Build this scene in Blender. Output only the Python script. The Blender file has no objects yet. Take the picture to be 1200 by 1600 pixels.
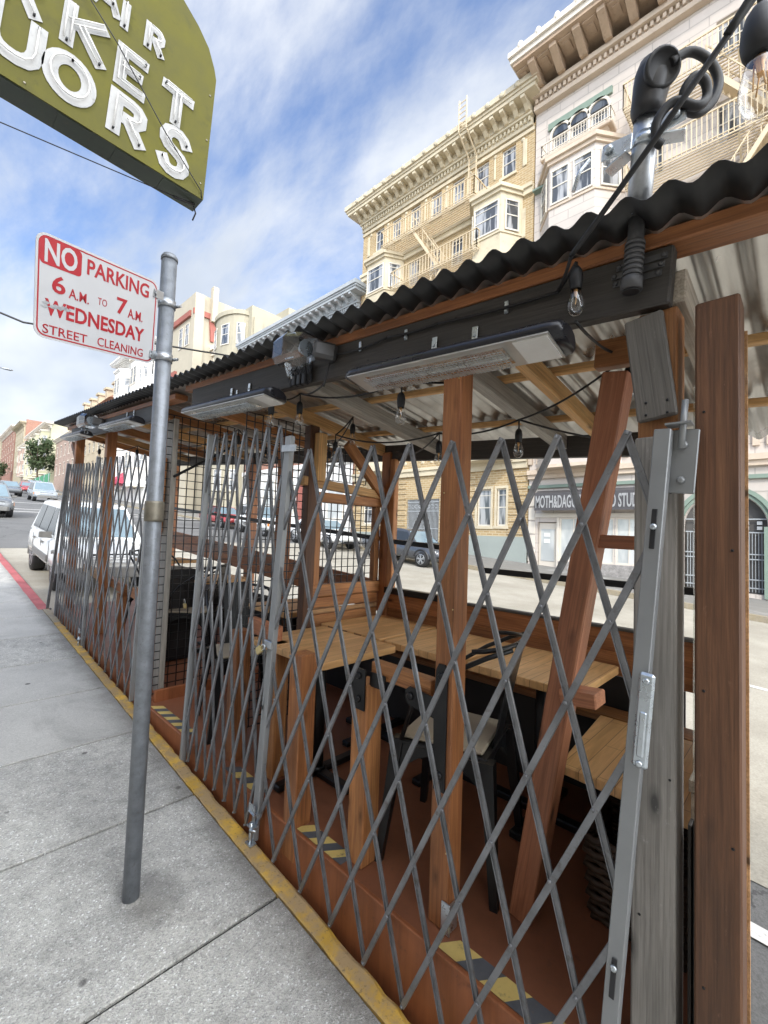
import bpy, bmesh, math, random
from mathutils import Vector as V, Matrix as M
random.seed(7)
rad = math.radians
SC = bpy.context.scene
COL = SC.collection
S = 0.0732                      # the street climbs away from the camera
# ---------------------------------------------------------------- camera
cam_d = bpy.data.cameras.new('camera'); cam = bpy.data.objects.new('camera', cam_d); COL.objects.link(cam)
YAW, PIT, ROL = 0.803731597, 0.0486415195, 0.0355559407
fw = V((math.sin(YAW)*math.cos(PIT), math.cos(YAW)*math.cos(PIT), math.sin(PIT)))
rt = fw.cross(V((0, 0, 1))).normalized(); upv = rt.cross(fw)
r2 = rt*math.cos(ROL)+upv*math.sin(ROL); u2 = -rt*math.sin(ROL)+upv*math.cos(ROL)
cm = M((r2, u2, -fw)).transposed().to_4x4(); cm.translation = V((0, 0, 1.6))
cam.matrix_world = cm
cam_d.sensor_fit = 'VERTICAL'; cam_d.sensor_height = 32; cam_d.sensor_width = 24
cam_d.lens = 690.78/1600*32
cam_d.clip_start = 0.02; cam_d.clip_end = 3000
SC.camera = cam
# ---------------------------------------------------------------- light
SUN = V((-0.62, -0.42, 0.66)).normalized()
SUN_EL = math.asin(SUN.z); SUN_AZ = math.atan2(SUN.x, SUN.y)
w = bpy.data.worlds.new('World'); SC.world = w; w.use_nodes = True
nt = w.node_tree; nt.nodes.clear()
def N(t, typ, **kw):
    n = t.nodes.new(typ)
    for k, v in kw.items(): setattr(n, k, v)
    return n
out = N(nt, 'ShaderNodeOutputWorld'); bg = N(nt, 'ShaderNodeBackground'); bg.inputs[1].default_value = 0.13
sky = N(nt, 'ShaderNodeTexSky', sky_type='NISHITA'); sky.sun_disc = False
sky.sun_elevation = SUN_EL; sky.sun_rotation = SUN_AZ; sky.air_density = 1.0; sky.dust_density = 0.7; sky.ozone_density = 2.0
tc = N(nt, 'ShaderNodeTexCoord'); sep = N(nt, 'ShaderNodeSeparateXYZ'); nt.links.new(tc.outputs['Generated'], sep.inputs[0])
# clouds lie on a flat layer: direction divided by its height
zc = N(nt, 'ShaderNodeMath', operation='MAXIMUM'); zc.inputs[1].default_value = 0.0; nt.links.new(sep.outputs[2], zc.inputs[0])
za = N(nt, 'ShaderNodeMath', operation='ADD'); za.inputs[1].default_value = 0.22; nt.links.new(zc.outputs[0], za.inputs[0])
dv = N(nt, 'ShaderNodeVectorMath', operation='DIVIDE'); cz = N(nt, 'ShaderNodeCombineXYZ')
for i in range(3): nt.links.new(za.outputs[0], cz.inputs[i])
nt.links.new(tc.outputs['Generated'], dv.inputs[0]); nt.links.new(cz.outputs[0], dv.inputs[1])
mp = N(nt, 'ShaderNodeMapping'); mp.inputs['Rotation'].default_value = (0, 0, rad(-32)); mp.inputs['Scale'].default_value = (2.5, 1.25, 0.8)
mp.inputs['Location'].default_value = (2.2, 0.25, 0)
nt.links.new(dv.outputs[0], mp.inputs[0])
n1 = N(nt, 'ShaderNodeTexNoise'); n1.inputs['Scale'].default_value = 0.8; n1.inputs['Detail'].default_value = 8; n1.inputs['Roughness'].default_value = 0.6; n1.inputs['Distortion'].default_value = 0.3
nt.links.new(mp.outputs[0], n1.inputs['Vector'])
mr = N(nt, 'ShaderNodeMapRange', interpolation_type='SMOOTHSTEP'); mr.inputs[1].default_value = 0.41; mr.inputs[2].default_value = 0.73
# more cloud low down the street (towards +Y, near the horizon) and behind the camera
hz = N(nt, 'ShaderNodeMapRange', interpolation_type='SMOOTHSTEP'); hz.inputs[1].default_value = 0.62; hz.inputs[2].default_value = 0.05; hz.inputs[3].default_value = 0; hz.inputs[4].default_value = 1
nt.links.new(sep.outputs[2], hz.inputs[0])
yy = N(nt, 'ShaderNodeMapRange', interpolation_type='SMOOTHSTEP'); yy.inputs[1].default_value = 0.55; yy.inputs[2].default_value = 0.95; nt.links.new(sep.outputs[1], yy.inputs[0])
hm = N(nt, 'ShaderNodeMath', operation='MULTIPLY'); nt.links.new(hz.outputs[0], hm.inputs[0]); nt.links.new(yy.outputs[0], hm.inputs[1])
bk = N(nt, 'ShaderNodeMapRange', interpolation_type='SMOOTHSTEP'); bk.inputs[1].default_value = 0.1; bk.inputs[2].default_value = -0.5; nt.links.new(sep.outputs[1], bk.inputs[0])
a1 = N(nt, 'ShaderNodeMath', operation='MULTIPLY_ADD'); a1.inputs[1].default_value = 0.62; nt.links.new(hm.outputs[0], a1.inputs[0]); nt.links.new(n1.outputs['Fac'], a1.inputs[2])
a2 = N(nt, 'ShaderNodeMath', operation='MULTIPLY_ADD'); a2.inputs[1].default_value = 0.3; nt.links.new(bk.outputs[0], a2.inputs[0]); nt.links.new(a1.outputs[0], a2.inputs[2])
nt.links.new(a2.outputs[0], mr.inputs[0])
n2 = N(nt, 'ShaderNodeTexNoise'); n2.inputs['Scale'].default_value = 1.1; n2.inputs['Detail'].default_value = 4; nt.links.new(mp.outputs[0], n2.inputs['Vector'])
cr = N(nt, 'ShaderNodeValToRGB'); cr.color_ramp.elements[0].position = 0.3; cr.color_ramp.elements[0].color = (2.7, 2.95, 3.3, 1); cr.color_ramp.elements[1].position = 0.62; cr.color_ramp.elements[1].color = (4.1, 4.2, 4.3, 1)
nt.links.new(n2.outputs['Fac'], cr.inputs[0])
# unseen cloud behind the camera, brightened to add fill light on the foreground
gb = N(nt, 'ShaderNodeMath', operation='MULTIPLY_ADD'); gb.inputs[1].default_value = 4.6; gb.inputs[2].default_value = 1.0; nt.links.new(bk.outputs[0], gb.inputs[0])
cb_ = N(nt, 'ShaderNodeVectorMath', operation='SCALE'); nt.links.new(cr.outputs[0], cb_.inputs[0]); nt.links.new(gb.outputs[0], cb_.inputs['Scale'])
mx = N(nt, 'ShaderNodeMix', data_type='RGBA')
mm = N(nt, 'ShaderNodeMath', operation='MULTIPLY'); mm.inputs[1].default_value = 0.9; nt.links.new(mr.outputs[0], mm.inputs[0]); nt.links.new(mm.outputs[0], mx.inputs[0])
tint = N(nt, 'ShaderNodeMix', data_type='RGBA', blend_type='MULTIPLY'); tint.inputs[0].default_value = 1; tint.inputs[7].default_value = (0.9, 0.98, 1.12, 1)
nt.links.new(sky.outputs[0], tint.inputs[6]); nt.links.new(tint.outputs[2], mx.inputs[6]); nt.links.new(cb_.outputs[0], mx.inputs[7])
nt.links.new(mx.outputs[2], bg.inputs[0]); nt.links.new(bg.outputs[0], out.inputs[0])
sd = bpy.data.lights.new('sun', 'SUN'); sd.energy = 1.0; sd.angle = rad(2.5); sd.color = (1, 0.94, 0.84)
so = bpy.data.objects.new('sun', sd); COL.objects.link(so); so.rotation_euler = SUN.to_track_quat('Z', 'Y').to_euler(); so.location = SUN*60
SC.view_settings.view_transform = 'Standard'; SC.view_settings.look = 'None'; SC.view_settings.gamma = 1
SC.view_settings.exposure = 1.05
SC.view_settings.use_curve_mapping = False
SC.cycles.max_bounces = 8; SC.cycles.diffuse_bounces = 4; SC.cycles.transparent_max_bounces = 24

# ---------------------------------------------------------------- materials
def mat(name):
    m = bpy.data.materials.new(name); m.use_nodes = True
    return m, m.node_tree, m.node_tree.nodes['Principled BSDF']
def L(t, a, b): t.links.new(a, b)
def coords(t, kind, scale=(1, 1, 1), rand=False):
    if kind == 'pos':
        g = N(t, 'ShaderNodeNewGeometry'); src = g.outputs['Position']
    else:
        g = N(t, 'ShaderNodeTexCoord'); src = g.outputs['Object']
    mpp = N(t, 'ShaderNodeMapping'); mpp.inputs['Scale'].default_value = scale; L(t, src, mpp.inputs[0])
    if rand:
        oi = N(t, 'ShaderNodeObjectInfo'); ml = N(t, 'ShaderNodeMath', operation='MULTIPLY'); ml.inputs[1].default_value = 37.0
        L(t, oi.outputs['Random'], ml.inputs[0]); cb = N(t, 'ShaderNodeCombineXYZ')
        for i in range(3): L(t, ml.outputs[0], cb.inputs[i])
        L(t, cb.outputs[0], mpp.inputs['Location'])
    return mpp.outputs[0]
def noise(t, vec, sc, det=5, rough=0.55, dist=0):
    n = N(t, 'ShaderNodeTexNoise'); n.inputs['Scale'].default_value = sc; n.inputs['Detail'].default_value = det
    n.inputs['Roughness'].default_value = rough; n.inputs['Distortion'].default_value = dist; L(t, vec, n.inputs['Vector']); return n.outputs['Fac']
def ramp(t, fac, stops):
    c = N(t, 'ShaderNodeValToRGB'); e = c.color_ramp.elements
    while len(e) < len(stops): e.new(0.5)
    for i, (p, col) in enumerate(stops):
        e[i].position = p; e[i].color = (*col, 1) if len(col) == 3 else col
    L(t, fac, c.inputs[0]); return c.outputs[0]
def mixc(t, fac, a, b, blend='MIX'):
    n = N(t, 'ShaderNodeMix', data_type='RGBA', blend_type=blend)
    for sock, v in ((n.inputs[0], fac), (n.inputs[6], a), (n.inputs[7], b)):
        if isinstance(v, (int, float)): sock.default_value = v
        elif isinstance(v, tuple): sock.default_value = (*v, 1) if len(v) == 3 else v
        else: L(t, v, sock)
    return n.outputs[2]
def bump(t, b, h, strength=0.3, dist=0.01):
    n = N(t, 'ShaderNodeBump'); n.inputs['Strength'].default_value = strength; n.inputs['Distance'].default_value = dist
    L(t, h, n.inputs['Height']); L(t, n.outputs[0], b.inputs['Normal'])
def wood(name, light, dark, rough=0.55, knots=True, k=1.0, worn=0.0):
    m, t, b = mat(name)
    v = coords(t, 'obj', (1.5*k, 24*k, 24*k), True); f = noise(t, v, 1.0, 8, 0.66, 1.4)
    vf = coords(t, 'obj', (4*k, 170*k, 170*k), True); ff = noise(t, vf, 1.0, 5, 0.6, 0.4)
    c = ramp(t, f, [(0.30, dark), (0.5, tuple((x+y)/2 for x, y in zip(light, dark))), (0.68, light)])
    c = mixc(t, 0.8, c, ramp(t, ff, [(0.32, (0.62, 0.6, 0.58)), (0.6, (1.12, 1.1, 1.08))]), 'MULTIPLY')
    v2 = coords(t, 'obj', (1.1, 5, 5), True); f2 = noise(t, v2, 1.6, 5, 0.6)
    c = mixc(t, 0.75, c, ramp(t, f2, [(0.3, (0.55, 0.53, 0.5)), (0.7, (1.25, 1.2, 1.15))]), 'MULTIPLY')
    if knots:
        v3 = coords(t, 'obj', (3.0, 8, 8), True); vo = N(t, 'ShaderNodeTexVoronoi'); vo.inputs['Scale'].default_value = 1.25; L(t, v3, vo.inputs['Vector'])
        ring_ = ramp(t, vo.outputs['Distance'], [(0.06, (0.95,)*3), (0.10, (0.45,)*3), (0.19, (0,)*3)])
        c = mixc(t, ring_, c, tuple(x*0.22 for x in dark))
        v5 = coords(t, 'obj', (0.9, 60, 60), True); ck = noise(t, v5, 1.0, 3, 0.5, 0.3)      # drying checks along the grain
        c = mixc(t, ramp(t, ck, [(0.735, (0,)*3), (0.76, (0.7,)*3)]), c, tuple(x*0.25 for x in dark))
    if worn:
        v4 = coords(t, 'obj', (3, 3, 3), True); wf = noise(t, v4, 2.5, 8, 0.7)
        c = mixc(t, ramp(t, wf, [(0.52, (0,)*3), (0.72, (worn,)*3)]), c, (0.42, 0.39, 0.35))
    v6 = coords(t, 'obj', (6, 14, 14), True); sf = noise(t, v6, 3.0, 9, 0.75)                     # scuffs
    c = mixc(t, ramp(t, sf, [(0.62, (0,)*3), (0.72, (0.35,)*3)]), c, tuple(min(1, x*1.7+.05) for x in light))
    oi = N(t, 'ShaderNodeObjectInfo'); c = mixc(t, 0.85, c, ramp(t, oi.outputs['Random'], [(0.0, (0.72, 0.70, 0.69)), (0.5, (1.0, 0.97, 0.93)), (1.0, (1.22, 1.22, 1.2))]), 'MULTIPLY')   # each stick its own tone
    L(t, c, b.inputs['Base Color']); L(t, ramp(t, f2, [(0.2, (rough-.12,)*3), (0.8, (rough+.15,)*3)]), b.inputs['Roughness'])
    bump(t, b, ff, 0.35, 0.004); return m
def paint(name, col, rough=0.5, metal=0.0, var=0.25, sc=6, dirt=None, kind='obj', bmp=0.08):
    m, t, b = mat(name)
    v = coords(t, kind, (1, 1, 1), kind == 'obj'); f = noise(t, v, sc, 8, 0.65)
    c = ramp(t, f, [(0.25, tuple(x*(1-var) for x in col)), (0.75, tuple(min(1, x*(1+var)) for x in col))])
    if dirt:
        f2 = noise(t, v, sc*2.7, 9, 0.72); c = mixc(t, ramp(t, f2, [(0.56, (0,)*3), (0.7, (0.8,)*3)]), c, dirt)
    L(t, c, b.inputs['Base Color']); b.inputs['Metallic'].default_value = metal
    L(t, ramp(t, f, [(0.2, (max(0, rough-0.12),)*3), (0.8, (min(1, rough+0.12),)*3)]), b.inputs['Roughness'])
    if bmp: bump(t, b, noise(t, v, sc*9, 6, 0.7), bmp, 0.004)
    return m
def clear(name, tint=(1, 1, 1), refl=1.0, rough=0.03, mixv=None):
    m, t, b = mat(name); t.nodes.remove(b); o = t.nodes['Material Output']
    tr = N(t, 'ShaderNodeBsdfTransparent'); tr.inputs[0].default_value = (*tint, 1)
    gl = N(t, 'ShaderNodeBsdfGlossy'); gl.inputs['Roughness'].default_value = rough
    lw = N(t, 'ShaderNodeLayerWeight'); lw.inputs[0].default_value = 0.5; fr = N(t, 'ShaderNodeMath', operation='POWER'); fr.inputs[1].default_value = 3.5; L(t, lw.outputs['Facing'], fr.inputs[0])
    ml = N(t, 'ShaderNodeMath', operation='MULTIPLY_ADD', use_clamp=True); ml.inputs[1].default_value = refl*.6; ml.inputs[2].default_value = 0.04+(mixv or 0.0); L(t, fr.outputs[0], ml.inputs[0])
    mxs = N(t, 'ShaderNodeMixShader'); L(t, ml.outputs[0], mxs.inputs[0]); L(t, tr.outputs[0], mxs.inputs[1]); L(t, gl.outputs[0], mxs.inputs[2]); L(t, mxs.outputs[0], o.inputs[0])
    return m
MT = {}
MT['redwood'] = wood('redwood', (0.42, 0.185, 0.072), (0.24, 0.09, 0.034), 0.5)
MT['redwood_pale'] = wood('redwood_pale', (0.50, 0.22, 0.115), (0.32, 0.12, 0.058), 0.55)
MT['brown_post'] = wood('brown_post', (0.165, 0.08, 0.04), (0.08, 0.036, 0.018), 0.55)
MT['cedar'] = wood('cedar', (0.55, 0.27, 0.105), (0.34, 0.14, 0.05), 0.55)
MT['pine'] = wood('pine', (0.74, 0.48, 0.22), (0.54, 0.31, 0.125), 0.6)
MT['raw_pine'] = wood('raw_pine', (0.66, 0.42, 0.22), (0.45, 0.25, 0.11), 0.7, worn=0.4)
MT['grey_wood'] = wood('grey_wood', (0.40, 0.40, 0.385), (0.345, 0.343, 0.33), 0.65, worn=0.25)
MT['grey_brace'] = wood('grey_brace', (0.16, 0.157, 0.15), (0.135, 0.132, 0.126), 0.65, knots=False)
MT['grey_beam'] = wood('grey_beam', (0.07, 0.066, 0.062), (0.052, 0.049, 0.046), 0.6, knots=False)
MT['bleached_wood'] = wood('bleached_wood', (0.46, 0.43, 0.38), (0.22, 0.20, 0.17), 0.8, worn=0.5)
def tabletop():
    m, t, b = mat('butcher_block')
    g = coords(t, 'obj'); br = N(t, 'ShaderNodeTexBrick'); L(t, g, br.inputs['Vector'])
    br.inputs['Scale'].default_value = 1; br.inputs['Brick Width'].default_value = 0.55; br.inputs['Row Height'].default_value = 0.062
    br.inputs['Mortar Size'].default_value = 0.0012; br.inputs['Mortar Smooth'].default_value = 0.3
    br.inputs['Color1'].default_value = (0.78, 0.48, 0.22, 1); br.inputs['Color2'].default_value = (0.62, 0.36, 0.15, 1); br.inputs['Mortar'].default_value = (0.22, 0.11, 0.045, 1)
    v = coords(t, 'obj', (3, 34, 20), True); f = noise(t, v, 1, 7, 0.6, 0.8)
    c = mixc(t, 0.75, br.outputs[0], ramp(t, f, [(0.3, (0.62, 0.56, 0.5)), (0.7, (1.15, 1.12, 1.1))]), 'MULTIPLY')
    L(t, c, b.inputs['Base Color']); b.inputs['Roughness'].default_value = 0.42; bump(t, b, f, 0.15, 0.002); return m
MT['table'] = tabletop()
def deckpaint(name, col, stretch):
    m, t, b = mat(name); v = coords(t, 'pos', stretch); f = noise(t, v, 2.0, 8, 0.65); v1 = coords(t, 'pos'); f1 = noise(t, v1, 1.7, 7, 0.65); f2 = noise(t, v1, 16, 9, 0.75)
    c = ramp(t, f, [(0.3, tuple(x*.72 for x in col)), (0.7, tuple(x*1.2 for x in col))])
    c = mixc(t, 0.7, c, ramp(t, f1, [(0.3, (.6, .58, .56)), (0.7, (1.2, 1.17, 1.15))]), 'MULTIPLY')
    c = mixc(t, ramp(t, f2, [(0.58, (0,)*3), (0.68, (0.5,)*3)]), c, (0.10, 0.05, 0.033))
    f3 = noise(t, v1, 34, 9, 0.8); c = mixc(t, ramp(t, f3, [(0.66, (0,)*3), (0.72, (0.5,)*3)]), c, (0.34, 0.22, 0.15))
    L(t, c, b.inputs['Base Color']); L(t, ramp(t, f1, [(0.3, (0.38,)*3), (0.7, (0.62,)*3)]), b.inputs['Roughness']); bump(t, b, f2, 0.2, 0.004); return m
MT['deck_paint'] = deckpaint('deck_paint_worn', (0.26, 0.10, 0.05), (1, 1, 1))
MT['fascia_paint'] = deckpaint('fascia_paint_worn', (0.33, 0.115, 0.045), (14, 14, 1.2))
MT['gate'] = paint('gate_steel', (0.205, 0.21, 0.22), 0.40, 0.5, 0.4, 9, dirt=(0.09, 0.075, 0.06))
MT['gate_channel'] = paint('gate_channel', (0.27, 0.28, 0.285), 0.42, 0.35, 0.12, 5)
MT['galv'] = paint('galvanised', (0.42, 0.44, 0.46), 0.38, 0.9, 0.22, 30, dirt=(0.3, 0.32, 0.34))
MT['pole'] = paint('pole_steel', (0.20, 0.215, 0.235), 0.45, 0.45, 0.3, 25, dirt=(0.13, 0.13, 0.13))
MT['band'] = paint('clamp_band', (0.2, 0.18, 0.14), 0.5, 0.6, 0.3, 30)
MT['zinc'] = paint('zinc', (0.55, 0.6, 0.64), 0.3, 0.9, 0.15, 40)
MT['black_steel'] = paint('black_steel', (0.012, 0.012, 0.013), 0.38, 0.3, 0.3, 12)
MT['black'] = paint('black_plastic', (0.014, 0.014, 0.016), 0.45, 0, 0.3, 15)
MT['dark_panel'] = paint('dark_panel', (0.02, 0.018, 0.018), 0.6, 0, 0.3, 8)
MT['heater'] = paint('heater_shell', (0.016, 0.016, 0.02), 0.3, 0.2, 0.2, 8, bmp=0)
MT['heater_face'] = paint('heater_face', (0.55, 0.54, 0.51), 0.38, 0.6, 0.1, 12)
MT['reflector'] = paint('heater_reflector', (0.7, 0.68, 0.64), 0.2, 1.0, 0.1, 20)
MT['white'] = paint('white_plastic', (0.7, 0.69, 0.66), 0.4, 0, 0.08, 10)
MT['rubber'] = paint('rubber', (0.012, 0.012, 0.013), 0.55, 0, 0.25, 20)
MT['conduit'] = paint('conduit', (0.07, 0.07, 0.072), 0.45, 0.1, 0.2, 20)
MT['glass'] = clear('clear_glass', (0.97, 0.97, 0.96), 1.5, 0.05, 0.07)
MT['acrylic'] = clear('acrylic', (0.93, 0.95, 0.94), 1.2, 0.05, 0.03)
MT['lamp_glass'] = clear('lamp_glass', (0.85, 0.87, 0.88), 1.6, 0.12, 0.10)
MT['filament'] = paint('filament', (0.75, 0.42, 0.16), 0.4, 0.2, 0.1, 20)
MT['brass'] = paint('brass', (0.62, 0.5, 0.24), 0.35, 0.8, 0.15, 30)
MT['sign_white'] = paint('sign_white', (0.46, 0.465, 0.475), 0.4, 0, 0.05, 6, bmp=0)
MT['sign_red'] = paint('sign_red', (0.34, 0.014, 0.022), 0.4, 0, 0.1, 12, bmp=0)
MT['sign_olive'] = paint('sign_olive', (0.092, 0.086, 0.011), 0.88, 0, 0.3, 3, dirt=(0.062, 0.058, 0.012))
MT['sign_dark'] = paint('sign_dark', (0.03, 0.042, 0.028), 0.5, 0, 0.4, 7, dirt=(0.055, 0.05, 0.03))
MT['letter'] = paint('letter_enamel', (0.34, 0.34, 0.335), 0.5, 0, 0.15, 10, dirt=(0.22, 0.21, 0.19))
MT['tube'] = paint('neon_tube', (0.66, 0.66, 0.65), 0.2, 0, 0.03, 10, bmp=0)
MT['scratch'] = paint('scratch', (0.30, 0.31, 0.32), 0.5, 0, 0.4, 60)
def roofsheet():
    m, t, b = mat('corrugated_steel')
    v = coords(t, 'pos', (1.2, 9, 1)); f = noise(t, v, 1.5, 7, 0.65)
    v2 = coords(t, 'pos'); f2 = noise(t, v2, 3.0, 6, 0.6)
    c = ramp(t, f, [(0.25, (0.38, 0.375, 0.36)), (0.7, (0.62, 0.60, 0.57))])
    c = mixc(t, ramp(t, f2, [(0.5, (0,)*3), (0.72, (0.6,)*3)]), c, (0.22, 0.19, 0.16))
    L(t, c, b.inputs['Base Color']); b.inputs['Metallic'].default_value = 0.8
    L(t, ramp(t, f2, [(0.3, (0.24,)*3), (0.7, (0.42,)*3)]), b.inputs['Roughness']); return m
MT['roof'] = roofsheet()
MT['roof_edge'] = paint('roof_edge_dark', (0.022, 0.021, 0.02), 0.42, 0.2, 0.3, 8)  # outermost strip of the roof sheet, darker than the rest
def grime(t, c):
    """dirt along the kerb, blotches, drips and gum on the paving"""
    g = N(t, 'ShaderNodeNewGeometry'); sp = N(t, 'ShaderNodeSeparateXYZ'); L(t, g.outputs['Position'], sp.inputs[0])
    nz = noise(t, coords(t, 'pos'), 5.5, 8, 0.7)
    ad = N(t, 'ShaderNodeMath', operation='MULTIPLY_ADD'); ad.inputs[1].default_value = 0.22; L(t, nz, ad.inputs[0]); L(t, sp.outputs[0], ad.inputs[2])
    mrn = N(t, 'ShaderNodeMapRange', interpolation_type='SMOOTHSTEP'); mrn.inputs[1].default_value = 1.03; mrn.inputs[2].default_value = 1.24; mrn.inputs[4].default_value = 0.7; L(t, ad.outputs[0], mrn.inputs[0])
    c = mixc(t, mrn.outputs[0], c, (0.10, 0.09, 0.075))
    bl = noise(t, coords(t, 'pos', (1, .6, 1)), 1.5, 9, 0.72, 0.6); c = mixc(t, ramp(t, bl, [(0.55, (0,)*3), (0.70, (0.42,)*3)]), c, (0.17, 0.162, 0.15))
    lt = noise(t, coords(t, 'pos', (1, 1, 1)), 0.9, 6, 0.65); c = mixc(t, ramp(t, lt, [(0.56, (0,)*3), (0.72, (0.35,)*3)]), c, (0.62, 0.61, 0.58))
    # irregular darker patch just beside the foot of the sign pole
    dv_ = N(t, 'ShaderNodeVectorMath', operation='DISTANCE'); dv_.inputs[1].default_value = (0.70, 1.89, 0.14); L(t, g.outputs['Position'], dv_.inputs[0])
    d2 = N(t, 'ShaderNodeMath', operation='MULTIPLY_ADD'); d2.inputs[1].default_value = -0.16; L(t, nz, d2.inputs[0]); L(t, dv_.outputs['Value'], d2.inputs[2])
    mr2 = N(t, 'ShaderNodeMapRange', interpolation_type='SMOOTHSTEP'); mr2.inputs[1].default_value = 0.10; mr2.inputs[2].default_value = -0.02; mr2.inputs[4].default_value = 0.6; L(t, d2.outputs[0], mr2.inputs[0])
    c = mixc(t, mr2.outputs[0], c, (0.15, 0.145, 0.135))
    gm = N(t, 'ShaderNodeTexVoronoi'); gm.inputs['Scale'].default_value = 2.1; L(t, coords(t, 'pos', (1, 1, 0)), gm.inputs['Vector'])
    return mixc(t, ramp(t, gm.outputs['Distance'], [(0.03, (0.8,)*3), (0.042, (0,)*3)]), c, (0.06, 0.057, 0.054))
def sidewalk_mats():
    m, t, b = mat('aggregate_concrete')
    v = coords(t, 'pos')
    vo = N(t, 'ShaderNodeTexVoronoi'); vo.inputs['Scale'].default_value = 190; L(t, v, vo.inputs['Vector'])
    sp = N(t, 'ShaderNodeSeparateColor'); L(t, vo.outputs['Color'], sp.inputs[0])
    c = ramp(t, sp.outputs[0], [(0.0, (0.36, 0.352, 0.33)), (0.3, (0.49, 0.478, 0.445)), (0.8, (0.57, 0.555, 0.515)), (0.93, (0.62, 0.605, 0.565)), (0.99, (0.85, 0.85, 0.83))])
    f = noise(t, v, 2.1, 8, 0.62); c = mixc(t, 0.9, c, ramp(t, f, [(0.3, (0.72, 0.72, 0.72)), (0.62, (1.08, 1.08, 1.07))]), 'MULTIPLY')
    f3 = noise(t, v, 14, 4, 0.6); c = mixc(t, 0.8, c, ramp(t, f3, [(0.3, (0.72,)*3), (0.5, (1.0,)*3), (0.75, (1.15,)*3)]), 'MULTIPLY')
    vs = N(t, 'ShaderNodeTexVoronoi'); vs.inputs['Scale'].default_value = 3.4; L(t, v, vs.inputs['Vector'])
    c = mixc(t, ramp(t, vs.outputs['Distance'], [(0.035, (0.75,)*3), (0.06, (0,)*3)]), c, (0.07, 0.068, 0.065))
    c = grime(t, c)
    L(t, c, b.inputs['Base Color']); b.inputs['Roughness'].default_value = 0.85
    bump(t, b, vo.outputs['Distance'], 0.7, 0.006); MT['aggregate'] = m
    m, t, b = mat('smooth_concrete'); v = coords(t, 'pos')
    f = noise(t, v, 2.4, 9, 0.68); c = ramp(t, f, [(0.3, (0.43, 0.42, 0.39)), (0.7, (0.56, 0.545, 0.51))])
    f2 = noise(t, v, 120, 4, 0.7); c = mixc(t, 0.8, c, ramp(t, f2, [(0.3, (0.7,)*3), (0.7, (1.2,)*3)]), 'MULTIPLY')
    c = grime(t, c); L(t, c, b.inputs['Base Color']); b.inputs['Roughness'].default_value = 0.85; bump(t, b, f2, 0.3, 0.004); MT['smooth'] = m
    m, t, b = mat('asphalt'); v = coords(t, 'pos')
    f = noise(t, v, 0.35, 8, 0.65); f2 = noise(t, v, 90, 5, 0.75)
    c = ramp(t, f, [(0.3, (0.115, 0.115, 0.112)), (0.7, (0.175, 0.172, 0.166))])
    c = mixc(t, 0.9, c, ramp(t, f2, [(0.3, (0.6,)*3), (0.7, (1.35,)*3)]), 'MULTIPLY')
    cv = N(t, 'ShaderNodeTexVoronoi', feature='DISTANCE_TO_EDGE'); cv.inputs['Scale'].default_value = 0.55
    wv = noise(t, v, 2.2, 6, 0.6); wm = N(t, 'ShaderNodeVectorMath', operation='MULTIPLY_ADD'); wm.inputs[1].default_value = (0.5,)*3
    g = N(t, 'ShaderNodeNewGeometry'); cbx = N(t, 'ShaderNodeCombineXYZ')
    for i in range(3): L(t, wv, cbx.inputs[i])
    L(t, cbx.outputs[0], wm.inputs[0]); L(t, g.outputs['Position'], wm.inputs[2]); L(t, wm.outputs[0], cv.inputs['Vector'])
    c = mixc(t, ramp(t, cv.outputs['Distance'], [(0.004, (0.7,)*3), (0.012, (0,)*3)]), c, (0.045, 0.045, 0.045))
    L(t, c, b.inputs['Base Color']); b.inputs['Roughness'].default_value = 0.8; bump(t, b, f2, 0.4, 0.006); MT['asphalt'] = m
    m, t, b = mat('road_concrete'); v = coords(t, 'pos')
    f = noise(t, v, 0.8, 9, 0.66); f2 = noise(t, v, 60, 4, 0.7)
    c = ramp(t, f, [(0.3, (0.28, 0.255, 0.205)), (0.7, (0.43, 0.40, 0.335))]); c = mixc(t, 0.8, c, ramp(t, f2, [(0.3, (0.75,)*3), (0.7, (1.2,)*3)]), 'MULTIPLY')
    L(t, c, b.inputs['Base Color']); b.inputs['Roughness'].default_value = 0.85; bump(t, b, f2, 0.2, 0.004); MT['gutter'] = m
    def curbpaint(nm, col, grime, lo, hi):
        m, t, b = mat(nm); v = coords(t, 'pos'); f = noise(t, v, 9, 10, 0.72); f2 = noise(t, v, 55, 6, 0.75); f3 = noise(t, v, 3.1, 4, 0.6)
        c = mixc(t, ramp(t, f3, [(0.35, (0,)*3), (0.65, (1,)*3)]), col, tuple(x*0.62 for x in col))
        c = mixc(t, ramp(t, f, [(lo, (0,)*3), (hi, (1,)*3)]), c, grime)
        c = mixc(t, ramp(t, f2, [(0.56, (0,)*3), (0.66, (0.75,)*3)]), c, (0.11, 0.085, 0.055))
        L(t, c, b.inputs['Base Color']); b.inputs['Roughness'].default_value = 0.7; bump(t, b, f2, 0.5, 0.006); return m
    MT['curb_yellow'] = curbpaint('curb_yellow', (0.68, 0.41, 0.06), (0.36, 0.25, 0.125), 0.40, 0.56)
    MT['curb_bare'] = curbpaint('curb_bare', (0.36, 0.31, 0.23), (0.3, 0.25, 0.16), 0.4, 0.6)
    MT['curb_red'] = curbpaint('curb_red', (0.50, 0.12, 0.125), (0.45, 0.16, 0.15), 0.45, 0.7)
sidewalk_mats()
MT['joint'] = paint('joint', (0.035, 0.034, 0.032), 0.9, 0, 0.4, 30, kind='pos')
MT['line'] = paint('road_paint', (0.72, 0.70, 0.66), 0.6, 0, 0.1, 10, dirt=(0.3, 0.3, 0.28), kind='pos')
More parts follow.
